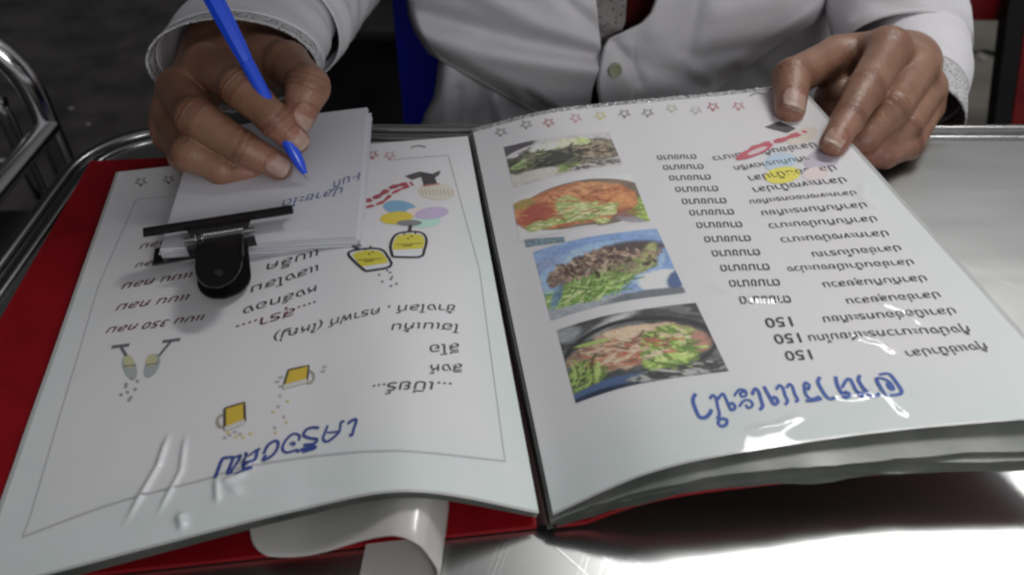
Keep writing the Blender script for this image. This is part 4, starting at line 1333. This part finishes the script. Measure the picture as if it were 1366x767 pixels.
def surface_nets(fn, lo, hi, h_, coarse=4):
    lo = np.asarray(lo, float)
    n = (np.ceil((np.asarray(hi) - lo) / h_ / coarse).astype(int) + 1) * coarse + 1
    nc = (n - 1) // coarse + 1
    g = np.stack(np.meshgrid(*[lo[i] + np.arange(nc[i]) * h_ * coarse for i in range(3)], indexing="ij"), -1).reshape(-1, 3)
    fc = fn(g).reshape(nc)
    f = fc
    for ax_ in range(3):
        idx = np.arange(n[ax_]) / coarse; i0 = np.minimum(idx.astype(int), nc[ax_] - 2); w = idx - i0
        sh = [1, 1, 1]; sh[ax_] = -1; w = w.reshape(sh)
        f = np.take(f, i0, ax_) * (1 - w) + np.take(f, i0 + 1, ax_) * w
    act = np.abs(f) < h_ * coarse * 1.2
    ii = np.argwhere(act)
    f = f.copy()
    f[act] = fn(lo + ii * h_)
    s = f < 0
    cs = [s[a:n[0] - 1 + a, b_:n[1] - 1 + b_, c:n[2] - 1 + c] for a in (0, 1) for b_ in (0, 1) for c in (0, 1)]
    cnt = sum(x.astype(np.int8) for x in cs)
    cell = (cnt > 0) & (cnt < 8)
    ci = np.argwhere(cell)
    idm = np.full(cell.shape, -1); idm[cell] = np.arange(len(ci))
    acc = np.zeros((len(ci), 3)); num = np.zeros(len(ci))
    corners = [(a, b_, c) for a in (0, 1) for b_ in (0, 1) for c in (0, 1)]
    val = {k: f[ci[:, 0] + k[0], ci[:, 1] + k[1], ci[:, 2] + k[2]] for k in corners}
    for k in corners:
        for ax_ in range(3):
            if k[ax_] == 0:
                k2 = list(k); k2[ax_] = 1; k2 = tuple(k2)
                a, b_ = val[k], val[k2]
                m_ = (a < 0) != (b_ < 0)
                t_ = np.where(m_, a / np.where(a - b_ == 0, 1, a - b_), 0)
                q = np.tile(np.array(k, float), (len(ci), 1)); q[:, ax_] = t_
                acc += np.where(m_[:, None], q, 0); num += m_
    verts = lo + (ci + acc / num[:, None]) * h_
    faces = []
    for ax_ in range(3):
        o1, o2 = (ax_ + 1) % 3, (ax_ + 2) % 3
        sl0 = [slice(None)] * 3; sl1 = [slice(None)] * 3
        sl0[ax_] = slice(0, n[ax_] - 1); sl1[ax_] = slice(1, n[ax_])
        for o_ in (o1, o2):
            sl0[o_] = slice(1, n[o_] - 1); sl1[o_] = slice(1, n[o_] - 1)
        A = s[tuple(sl0)]; B = s[tuple(sl1)]
        e = np.argwhere(A != B)
        inside = A[tuple(e.T)]
        e[:, o1] += 1; e[:, o2] += 1
        def at(d1, d2):
            q = e.copy(); q[:, o1] += d1; q[:, o2] += d2
            return idm[q[:, 0], q[:, 1], q[:, 2]]
        q = np.stack([at(-1, -1), at(0, -1), at(0, 0), at(-1, 0)], -1)
        q = np.where(inside[:, None], q, q[:, ::-1])
        faces.append(q)
    return verts, np.vstack(faces)


def vnormals(v, f):
    a = v[f[:, 2]] - v[f[:, 0]]; b_ = v[f[:, 3]] - v[f[:, 1]]
    fn = np.cross(a, b_)
    nn = np.zeros_like(v)
    for k in range(4):
        np.add.at(nn, f[:, k], fn)
    return nn / (np.linalg.norm(nn, axis=1)[:, None] + 1e-12)


SKIN = np.array([0.282, 0.147, 0.094])


def build_hand(H):
    """H: fingers (joint px, radii), thumb, metacarpal roots, wrist, forearm, nails, creases"""
    J = lambda q: D(*q)
    fingers = [([J(q) for q in pts], rad) for pts, rad in H["fingers"]]
    meta = [(J(a), J(b_), ra, rb) for a, b_, ra, rb in H["meta"]]
    arm = [J(q) for q in H["arm"][0]]; arm_r = H["arm"][1]
    nails = []
    for (tip, back, sidev, wd, ln, lift) in H["nails"]:
        nails.append((J(tip), J(back), np.array(sidev, float), wd, ln, lift))
    viewdir = np.array([0, 0, CAM_H])

    def nail_frame(nl):
        tip, back, upv, wd, ln, lift = nl
        ax_ = tip - back; ax_ = ax_ / np.linalg.norm(ax_)
        up = upv - ax_ * (upv @ ax_); up = up / np.linalg.norm(up)
        sd = np.cross(ax_, up)
        return tip + up * lift, ax_, up, sd, wd, ln

    NF = [nail_frame(nl) for nl in nails]

    def fn(p):
        palm = None
        for a, b_, ra, rb in meta:
            c = cone(p, a, b_, ra, rb); palm = c if palm is None else smin(palm, c, 0.013)
        palm = smin(palm, chain(p, arm, arm_r, 0.02), 0.02)
        r = None
        for i, (pts, rad) in enumerate(fingers):
            c = smin(chain(p, pts, rad, 0.0035), palm, H["web"][i])
            r = c if r is None else smin(r, c, 0.0016)
        for (o_, ax_, up, sd, wd, ln) in NF:
            q = p - o_
            x, y, z = q @ sd, q @ up, q @ ax_
            y = y + 0.35 * x * x / wd                                    # curved plate
            d = (np.sqrt((x / wd) ** 4 + (z / ln) ** 4 + 1e-9) ** 0.5 - 1) * min(wd, ln)
            d = np.maximum(d, np.abs(y) - 0.0007)
            r = smin(r, d, 0.0006)
        return r

    allp = np.array([q for pts, _ in fingers for q in pts] + arm[:2] + [m_[0] for m_ in meta])
    lo, hi = allp.min(0) - 0.024, allp.max(0) + 0.024
    v, f = surface_nets(fn, lo, hi, H.get("res", 0.0010))
    nn = vnormals(v, f)
    # skin folds over the joints
    off = np.zeros(len(v)); dark = np.zeros(len(v)); pink = np.zeros(len(v))
    for (ja, jb, amp, cnt, sp) in H["creases"]:
        a, b_ = J(ja), J(jb); ax_ = (b_ - a) / np.linalg.norm(b_ - a)
        q = v - a; z = q @ ax_; rad = np.linalg.norm(q - z[:, None] * ax_, axis=1)
        back = sstep(-0.2, 0.5, nn @ np.array(H["backdir"]))
        near = np.exp(-(rad / 0.015) ** 4) * back
        for c in range(cnt):
            zc = (c - (cnt - 1) / 2) * sp
            wob = 0.0006 * np.sin(rad * 900 + c * 2) + 0.0008 * (fbm(v[:, 0] * 300, v[:, 1] * 300 + v[:, 2] * 200, 3 + c) - 0.5)
            off -= 1.5 * amp * np.exp(-((z - zc - wob) / 0.0007) ** 2) * near
            dark += 0.5 * np.exp(-((z - zc - wob) / 0.0010) ** 2) * near
        dark += 0.30 * np.exp(-(z / 0.007) ** 2) * near
    off += 0.00025 * (fbm(v[:, 0] * 160, v[:, 1] * 160 + v[:, 2] * 90, 7) - 0.5)
    v = v + nn * off[:, None]
    blot = fbm(v[:, 0] * 60 + 9, v[:, 2] * 60 + v[:, 1] * 35, 8)
    col = SKIN * (1 + (blot - 0.5)[:, None] * np.array([0.6, 0.8, 0.85]))
    for pts, rad in fingers:
        pink += np.exp(-(np.linalg.norm(v - pts[-1], axis=1) / 0.013) ** 2)
    pink = np.clip(pink, 0, 1)[:, None]
    col = col * (1 - 0.6 * pink) + np.array([0.37, 0.145, 0.112]) * 0.6 * pink
    col = col * (1 - np.clip(dark, 0, 0.7)[:, None] * np.array([0.55, 0.7, 0.75]))
    for (o_, ax_, up, sd, wd, ln) in NF:
        q = v - o_; x, y, z = q @ sd, q @ up, q @ ax_
        d = ((x / wd) ** 4 + (z / ln) ** 4) ** 0.25
        m_ = (1 - sstep(0.90, 1.02, d)) * (np.abs(y + 0.35 * x * x / wd) < 0.0022)
        ncol = np.array([0.42, 0.27, 0.22]); tipc = np.array([0.44, 0.33, 0.265])
        kk = sstep(0.55, 0.8, z / ln)[:, None]
        col = col * (1 - m_[:, None]) + (ncol * (1 - kk) + tipc * kk) * m_[:, None]
        rimm = np.exp(-((d - 1.06) / 0.06) ** 2) * (np.abs(y) < 0.004)
        col = col * (1 - 0.45 * rimm[:, None])
    return v, f, np.clip(col, 0.01, 0.9)


UPV = (0.0, -0.35, 0.94)
# the hand that holds the corner of the page
hand_hold = dict(
    fingers=[
        ([(1186, 68, .572), (1153, 122, .538), (1131, 160, .520), (1112, 192, .506)], [.0142, .0122, .0098, .0086]),
        ([(1224, 92, .588), (1190, 146, .551), (1152, 186, .548), (1128, 196, .550)], [.0138, .0120, .0098, .0085]),
        ([(1237, 118, .602), (1206, 172, .565), (1168, 200, .556), (1140, 205, .556)], [.0130, .0112, .0093, .0082]),
        ([(1236, 145, .606), (1212, 194, .567), (1180, 208, .556), (1160, 210, .556)], [.0115, .0098, .0084, .0074]),
        ([(1178, 82, .632), (1116, 76, .594), (1056, 104, .560), (1054, 146, .541)], [.0165, .0142, .0126, .0100])],
    meta=[((1196, 86, .640), (1184, 68, .574), .017, .0132), ((1206, 92, .645), (1222, 92, .590), .018, .0130),
          ((1212, 100, .648), (1234, 118, .604), .017, .0125), ((1212, 108, .648), (1232, 145, .608), .015, .0115),
          ((1190, 90, .640), (1150, 80, .606), .017, .0150), ((1185, 104, .628), (1138, 104, .612), .020, .0135), ((1184, 128, .606), (1120, 134, .594), .022, .0170), ((1128, 74, .600), (1180, 68, .580), .0110, .0120)],
    arm=([(1206, 94, .642), (1214, 84, .690), (1204, 30, .78)], [.024, .027, .034]),
    web=[.008, .006, .006, .006, .010],
    nails=[((1110, 194, .506), (1131, 160, .520), UPV, .0064, .0074, .0068), ((1054, 144, .541), (1056, 104, .560), (0.05, -0.75, 0.65), .0080, .0088, .0078)],
    creases=[((1153, 122, .538), (1131, 160, .520), .0006, 4, .0026), ((1131, 160, .520), (1112, 192, .506), .0005, 3, .0020),
             ((1190, 146, .551), (1152, 186, .548), .0006, 4, .0026), ((1206, 172, .565), (1168, 200, .556), .0005, 3, .0022),
             ((1056, 104, .560), (1054, 146, .541), .0006, 4, .0026), ((1212, 194, .567), (1180, 208, .556), .0004, 3, .002)],
    backdir=(0.0, -0.6, 0.8))
# the hand that writes
hand_write = dict(
    fingers=[
        ([(276, 88, .530), (322, 118, .490), (366, 160, .488), (394, 188, .495)], [.0138, .0120, .0098, .0084]),
        ([(238, 120, .534), (262, 158, .492), (322, 196, .490), (372, 222, .497)], [.0138, .0122, .0100, .0084]),
        ([(230, 155, .540), (254, 204, .497), (296, 226, .499), (336, 230, .507)], [.0128, .0110, .0093, .0080]),
        ([(234, 180, .546), (246, 208, .512), (272, 229, .513), (304, 231, .516)], [.0112, .0096, .0084, .0074]),
        ([(336, 76, .575), (384, 86, .532), (411, 116, .503), (396, 160, .500)], [.0165, .0140, .0128, .0096])],
    meta=[((312, 72, .592), (278, 90, .534), .018, .0135), ((298, 74, .597), (242, 122, .538), .018, .0135),
          ((286, 80, .600), (230, 156, .545), .017, .0125), ((278, 88, .602), (230, 182, .550), .015, .0115),
          ((320, 76, .590), (362, 84, .552), .017, .0140)],
    arm=([(304, 72, .598), (345, 22, .650), (420, -60, .75)], [.025, .027, .034]),
    web=[.008, .006, .006, .006, .010],
    nails=[((393, 187, .495), (366, 160, .488), (0.25, -0.6, 0.75), .0060, .0070, .0066), ((371, 222, .497), (322, 196, .490), (0.3, -0.75, 0.5), .0060, .0068, .0066),
           ((397, 158, .500), (411, 116, .503), (0.75, -0.5, 0.45), .0070, .0076, .0074)],
    creases=[((322, 118, .490), (366, 160, .488), .0006, 4, .0026), ((366, 160, .488), (394, 188, .495), .0004, 3, .002),
             ((262, 158, .492), (322, 196, .490), .0006, 4, .0026), ((322, 196, .490), (372, 222, .497), .0004, 3, .002),
             ((411, 116, .503), (396, 160, .500), .0006, 4, .0026)],
    backdir=(0.0, -0.6, 0.8))

# torso, neck, head and upper arms (all but the hands are under the shirt or above the frame)
elbow_r = D(1190, -90, .88); elbow_l = D(520, -130, .86)
sh_r = np.array([CX + 0.20, 0.79, 0.27]); sh_l = np.array([CX - 0.20, 0.79, 0.27])


HEAD = np.array([CX - 0.02, 0.665, 0.42])


def body_fn(p):
    q = (p - np.array([CX, 0.81, 0.02])) / np.array([0.150, 0.095, 0.31])
    k = np.linalg.norm(q, axis=1); d = (k - 1) * 0.095
    d = smin(d, cone(p, np.array([CX - 0.14, 0.78, 0.26]), np.array([CX + 0.14, 0.78, 0.26]), 0.066, 0.066), 0.06)
    d = smin(d, cone(p, np.array([CX, 0.76, 0.30]), np.array([CX - 0.01, 0.70, 0.37]), 0.054, 0.052), 0.03)
    d = smin(d, cone(p, HEAD + np.array([0, 0.03, 0.03]), HEAD + np.array([0, -0.035, -0.055]), 0.088, 0.052), 0.03)
    d = smin(d, cone(p, HEAD + np.array([0, -0.068, -0.005]), HEAD + np.array([0, -0.090, -0.03]), 0.007, 0.012), 0.014)
    for sx in (-1, 1):
        d = smin(d, cone(p, HEAD + np.array([sx * 0.083, 0.03, 0.01]), HEAD + np.array([sx * 0.086, 0.03, -0.02]), 0.014, 0.010), 0.006)
    for s_, e_, w_ in ((sh_r, elbow_r, D(1214, 84, .690)), (sh_l, elbow_l, D(345, 22, .650))):
        d = smin(d, cone(p, s_, e_, 0.050, 0.040), 0.03)
        d = smin(d, cone(p, e_, w_, 0.040, 0.026), 0.015)
    return d


person = empty("person", (CX, 0.80, FLOOR))
tag(person, "person in a white shirt writing on a pad and holding the menu page", "person")
BV, BF, BC = [], [], []
n0 = 0
for v, f, c in (build_hand(hand_hold), build_hand(hand_write)):
    BV.append(v); BF.append(f + n0); BC.append(c); n0 += len(v)
v, f = surface_nets(body_fn, (-0.36, 0.50, -0.32), (0.52, 1.02, 0.60), 0.0065, 3)
BV.append(v); BF.append(f + n0); BC.append(np.tile(SKIN, (len(v), 1)))
body = mesh_obj("body", np.vstack(BV), np.vstack(BF), M["skin"], person, True, np.vstack(BC))
# face and hair (above the frame)
def hair_fn(p):
    d = cone(p, HEAD + np.array([0, 0.035, 0.045]), HEAD + np.array([0, 0.06, 0.0]), 0.094, 0.085)
    cut = (p[:, 1] - HEAD[1] + 0.01) - 0.5 * (p[:, 2] - HEAD[2] - 0.03)
    return np.maximum(d + 0.004 * (fbm(p[:, 0] * 60, p[:, 2] * 30, 2) - 0.5), -cut)
v, f = surface_nets(hair_fn, HEAD - np.array([0.12, 0.10, 0.12]), HEAD + np.array([0.12, 0.18, 0.17]), 0.005, 2)
mesh_obj("hair", v, f, M["hair"], person)
# trousers
def trouser_fn(p):
    d = None
    for sx in (-1, 1):
        hip = np.array([CX + sx * 0.085, 0.83, -0.24]); kn = np.array([CX + sx * 0.11, 0.42, -0.22]); an = np.array([CX + sx * 0.11, 0.46, FLOOR + 0.06])
        c = smin(cone(p, hip, kn, 0.078, 0.062), cone(p, kn, an, 0.058, 0.045), 0.02)
        d = c if d is None else smin(d, c, 0.03)
    return d
v, f = surface_nets(trouser_fn, (CX - 0.24, 0.30, FLOOR), (CX + 0.24, 0.96, -0.1), 0.012, 2)
mesh_obj("trousers", v, f, M["trousers"], person)


# ------------------------------------------------------------------ shirt
def folds(u, v, lst):
    r = np.zeros(np.shape(u))
    for pts, amp, w in lst:
        d, pos = polydist(u, v, pts)
        r = r + amp * np.exp(-(d / w) ** 2)
    return r


def Y0(u):
    w = np.clip((u - 810) / 292.0, -1, 1)
    return 0.640 + 0.085 * (1 - np.sqrt(np.maximum(1 - w * w, 0.0)))


interp = np.interp


def panel(ufn, vtop, vbot, fl, n, m, extra=None, back=None):
    """rows run down the body, columns across; returns verts and faces"""
    b_, a = np.meshgrid(np.linspace(0, 1, n), np.linspace(0, 1, m), indexing="ij")
    u0 = ufn(np.full(a.shape, 60.0), a)
    v = vtop + (vbot(u0) - vtop) * b_
    u = ufn(v, a)
    y = Y0(u) + 0.85 * folds(u, v, fl) + 0.003 * (fbm(u / 90.0, v / 60.0, 3, 2) - 0.5)
    if extra is not None:
        y = y + extra(u, v, a, b_)
    y = y + 0.115 * np.clip((-v - 90.0) / 240.0, 0, 1.2) ** 2          # the chest leans back into the shoulders
    p = V(u, v, y)
    return p.reshape(-1, 3), grid_faces(n, m, 0, False, True)


lu = lambda v: interp(v, [-400, -60, 0, 20, 40, 70, 90, 110, 140, 170], [520, 538, 543, 545, 552, 570, 588, 608, 640, 700])
ru = lambda v: interp(v, [-400, -60, 0, 40, 75, 95, 120, 137, 260], [740, 788, 795, 799, 803, 798, 790, 788, 792])
LF = [([(530, 8), (620, 34), (700, 58), (805, 77)], .011, 13), ([(640, -6), (720, 34), (800, 64)], -.006, 14), ([(540, 42), (640, 72), (720, 84), (800, 92)], -.009, 15),
      ([(735, -20), (768, 14), (800, 42)], .006, 10), ([(655, 148), (640, 132)], .008, 7), ([(704, 126), (738, 148)], .006, 6), ([(690, 132), (712, 156)], -.004, 7),
      ([(560, 70), (610, 106), (660, 136), (700, 160)], -.006, 12), ([(600, -120), (700, -60), (790, -20)], .012, 18), ([(560, -200), (690, -150), (760, -120)], .012, 20)]
lbot = lambda u: interp(u, [540, 560, 590, 620, 660, 700, 740, 800], [62, 68, 98, 122, 146, 166, 200, 230])


def lextra(u, v, a, b_):
    e = 0.020 * (sstep(0.90, 1.0, b_)) ** 1.5
    e = e + 0.10 * (1 - sstep(0.0, 0.045, a)) ** 2
    return e


pv, pf = panel(lambda v, a: lu(v) + (ru(v) - lu(v)) * a, -330.0, lbot, LF, 110, 100, lextra)
shirt = MB(); shirt.add(pv, pf)
# tail of the shirt hanging behind the big fold
tl = lambda v: interp(v, [60, 85, 105, 130, 150, 165, 230], [590, 585, 583, 579, 568, 563, 558])
TF = [([(640, 110), (625, 170)], .008, 10), ([(600, 95), (592, 170)], -.006, 12), ([(660, 130), (680, 190)], -.008, 8), ([(612, 120), (606, 180)], .005, 7)]
pv, pf = panel(lambda v, a: tl(v) + (760 - tl(v)) * a, 62.0, lambda u: np.full(np.shape(u), 235.0), TF, 50, 50, lambda u, v, a, b_: 0.026 + 0.05 * (1 - sstep(0, 0.06, a)) ** 2)
shirt.add(pv, pf)
# right front, over the left one
rl = lambda v: interp(v, [-400, -200, -80, -20, 0, 18, 32, 44, 52, 65, 105, 120, 137, 260], [985, 945, 905, 882, 875, 868, 855, 830, 812, 805, 797, 797, 800, 804])
RF = [([(818, 58), (840, 84), (852, 108)], .006, 8), ([(846, 84), (900, 98), (945, 114)], .006, 15), ([(912, 84), (944, 108)], -.004, 11),
      ([(915, 84), (950, 72), (1010, 64), (1070, 44)], .007, 12), ([(932, -14), (923, 30), (917, 66)], .007, 12), ([(880, 0), (872, 40)], -.005, 16),
      ([(990, 84), (1060, 40), (1110, 4)], -.006, 11), ([(960, 20), (1040, 0)], -.005, 20), ([(900, -150), (1000, -90), (1080, -60)], .012, 18), ([(800, 60), (799, 137)], -.003, 10), ([(846, 66), (846, 140)], .0010, 1.8), ([(812, 66), (806, 140)], .0006, 1.5)]
rbot = lambda u: interp(u, [800, 940, 960, 1050, 1120, 1160], [230, 200, 124, 50, -2, -30])


def rextra(u, v, a, b_):
    e = -0.006 + 0.018 * (sstep(0.92, 1.0, b_)) ** 1.5 * sstep(930, 970, u)
    e = e + 0.004 * (1 - sstep(0.0, 0.012, a)) ** 2
    band = (1 - sstep(842, 845, u)) * (sstep(50, 62, v))                       # placket, one more layer of cloth
    return e - 0.0012 * band


pv, pf = panel(lambda v, a: rl(v) + (1150 - rl(v)) * a, -330.0, rbot, RF, 170, 240, rextra)
shirt.add(pv, pf)
pv, pf = panel(lambda v, a: 900 + (1102 - 900) * a, -60.0, lambda u: np.full(np.shape(u), 235.0), [([(1000, 90), (1040, 130)], .006, 12)], 40, 40,
               lambda u, v, a, b_: 0.030 + 0.05 * sstep(0.9, 1, a) ** 2)
shirt.add(pv, pf)
# back and shoulders of the shirt
vs = []
nb, mb = 26, 40
for i in range(nb):
    z = -0.20 + 0.52 * i / (nb - 1)
    for j in range(mb):
        a = math.pi * (0.08 + 0.84 * j / (mb - 1))
        sh = 1 - 0.35 * sstep(0.22, 0.34, z)
        vs.append((CX + 0.150 * math.cos(a) * sh, 0.80 + 0.105 * math.sin(a), z))
shirt.add(vs, grid_faces(nb, mb))
v, f = surface_nets(lambda p: smin(cone(p, np.array([CX - 0.17, 0.78, 0.262]), np.array([CX + 0.17, 0.78, 0.262]), 0.076, 0.076), cone(p, np.array([CX, 0.80, 0.26]), np.array([CX, 0.80, -0.05]), 0.10, 0.10), 0.05),
                    (CX - 0.27, 0.66, -0.17), (CX + 0.27, 0.92, 0.36), 0.009, 2)
keep = [tuple(q) for q in f if np.all(v[q][:, 2] > 0.16) and not np.any((np.hypot(v[q][:, 0] - CX, v[q][:, 1] - 0.74) < 0.058) & (v[q][:, 2] > 0.30))]
shirt.add(v, keep)
shirt_o = shirt.build("shirt", M["shirt"], person, True, 180)
sm = shirt_o.modifiers.new("cloth_thickness", "SOLIDIFY"); sm.thickness = 0.0011; sm.offset = 0


def child(o, par):
    return attach(o, par)


def frames(path):
    t_ = np.gradient(path, axis=0); t_ /= np.linalg.norm(t_, axis=1)[:, None]
    return t_


def sleeve_tube(ctrl, ra, rb, n, seg, foldamp, seed, name, mat, thick=0.0012, side=np.array([1.0, 0, 0]), twist=0.0, fold_n=5.0):
    path = spline(ctrl, n)
    R1 = np.interp(np.linspace(0, 1, n), np.linspace(0, 1, len(ra)), ra); R2 = np.interp(np.linspace(0, 1, n), np.linspace(0, 1, len(rb)), rb)
    t_ = frames(path); vs = []
    L = np.concatenate([[0], np.cumsum(np.linalg.norm(np.diff(path, axis=0), axis=1))])
    ang = np.linspace(0, 2 * np.pi, seg, endpoint=False)
    for i in range(n):
        ax_ = side - t_[i] * (side @ t_[i]); ax_ /= np.linalg.norm(ax_); ay = np.cross(t_[i], ax_)
        tw = twist * i / n
        fa = foldamp * sstep(0.0, 0.012, L[i])
        disp = fa * ((fbm(np.cos(ang) * 1.6 + 5 + L[i] * 24, np.sin(ang) * 1.6 + L[i] * 9, seed, 3) - 0.5) * 1.6 + 0.35 * np.sin(L[i] * 2 * np.pi * fold_n / 0.2 + ang * 1.0 + 2 * np.sin(ang * 2 + seed)))
        for a, dd in zip(ang, disp):
            vs.append(path[i] + ax_ * (R1[i] + dd) * math.cos(a + tw) + ay * (R2[i] + dd) * math.sin(a + tw))
    b = MB(); b.add(vs, grid_faces(n, seg, 0, True))
    o = b.build(name, mat, person, True, 180)
    s_ = o.modifiers.new("cloth_thickness", "SOLIDIFY"); s_.thickness = thick; s_.offset = 0
    return child(o, shirt_o)


# right-hand side of the picture
sleeve_tube([D(1207, 67, .682), D(1197, 12, .705), D(1188, -50, .76), D(1180, -110, .86), sh_r * 0.5 + elbow_r * 0.5, sh_r + np.array([-0.01, 0, 0])],
            [.0520, .0565, .061, .064, .064, .070], [.0400, .046, .055, .060, .062, .075], 90, 64, .0030, 4, "sleeve", M["shirt"], fold_n=3)
sleeve_tube([D(1220, 122, .645), D(1223, 92, .663), D(1218, 50, .690), D(1205, 10, .72)], [.0365, .0390, .041, .042], [.034, .036, .037, .038], 30, 56, .0010, 6, "cuff", M["shirt"], .0022)
sleeve_tube([D(1215, 160, .622), D(1220, 122.5, .6455)], [.0370, .0367], [.033, .0342], 10, 56, .0004, 7, "cuff_lace", M["lace"], .0014)
# left-hand side of the picture
sleeve_tube([D(360, 34, .625), D(396, -8, .68), D(450, -75, .76), D(520, -135, .86), sh_l * 0.5 + elbow_l * 0.5, sh_l + np.array([0.01, 0, 0])],
            [.054, .056, .058, .060, .062, .070], [.044, .048, .054, .058, .062, .075], 90, 64, .0046, 12, "sleeve", M["shirt"], fold_n=6, side=np.array([0.9, 0.0, -0.35]))
sleeve_tube([D(318, 80, .572), D(338, 48, .610), D(365, 10, .655)], [.0570, .0560, .052], [.0330, .036, .040], 24, 56, .0018, 9, "cuff", M["shirt"], .0013, side=np.array([1.0, 0, -0.02]))
sleeve_tube([D(311, 90, .560), D(318, 80.5, .5722)], [.0575, .0572], [.0325, .0331], 8, 56, .0006, 10, "cuff_lace", M["lace"], .0014, side=np.array([1.0, 0, -0.02]))

# undershirt and the patterned inner placket seen in the open neck
pv, pf = panel(lambda v, a: 760 + 160 * a, -200.0, lambda u: np.full(np.shape(u), 240.0), [], 30, 30, lambda u, v, a, b_: 0.022)
b = MB(); b.add(pv, pf); b.build("undershirt", M["undershirt"], person)
pv, pf = panel(lambda v, a: interp(v, [-100, 0, 30, 62, 75], [780, 786, 790, 796, 798]) + (interp(v, [-100, 0, 30, 62, 75], [842, 836, 834, 822, 812]) - interp(v, [-100, 0, 30, 62, 75], [780, 786, 790, 796, 798])) * a,
               -100.0, lambda u: np.full(np.shape(u), 75.0), [([(800, 30), (830, 40)], -.004, 8)], 40, 16, lambda u, v, a, b_: 0.012)
b = MB(); b.add(pv, pf); child(b.build("inner_placket", M["dotted"], person), shirt_o)
# button
bp0 = V(821, 94, float(Y0(np.array(821.0))) - 0.0105)
b = MB()
ring = []
for rr_, yy in ((0.0, -0.0012), (0.0030, -0.0010), (0.0040, -0.0018), (0.0050, -0.0018), (0.0056, -0.0008), (0.0056, 0.0006), (0.0, 0.0008)):
    for k in range(24):
        a = 2 * math.pi * k / 24
        ring.append(bp0 + np.array([max(rr_, 1e-5) * math.cos(a), yy, max(rr_, 1e-5) * 1.15 * math.sin(a)]))
b.add(ring, grid_faces(7, 24, 0, True))
btn = child(b.build("button", M["button"], person), shirt_o)

# ------------------------------------------------------------------ pen
tip = P(411, 240, 0.0345); topp = D(272, -26, .468)
ax = (topp - tip); PLn = np.linalg.norm(ax); ax = ax / PLn
pen = empty("ballpoint_pen", tuple(tip))
tag(pen, "blue plastic ballpoint pen held in the writing hand", "pen")
def along(d): return tip + ax * d
b = MB(); b.tube([along(0.0), along(0.002), along(0.004)], [0.0004, 0.0007, 0.0010], 12); b.build("tip", M["spring"], pen)
b = MB(); b.tube([along(0.004), along(0.010), along(0.018), along(0.024), along(0.030), along(0.075)], [0.0016, 0.0032, 0.0040, 0.0043, 0.0040, 0.0042], 12); b.build("barrel", M["blue_pen"], pen, True, 30)
b = MB(); b.tube([along(0.0752), along(0.085), along(0.105), along(0.120), along(PLn)], [0.0042, 0.0050, 0.0058, 0.0062, 0.0060], 8); b.build("cap", M["blue_pen"], pen, True, 20)

# every object keeps its own material; nothing else to do
bpy.context.view_layer.update()
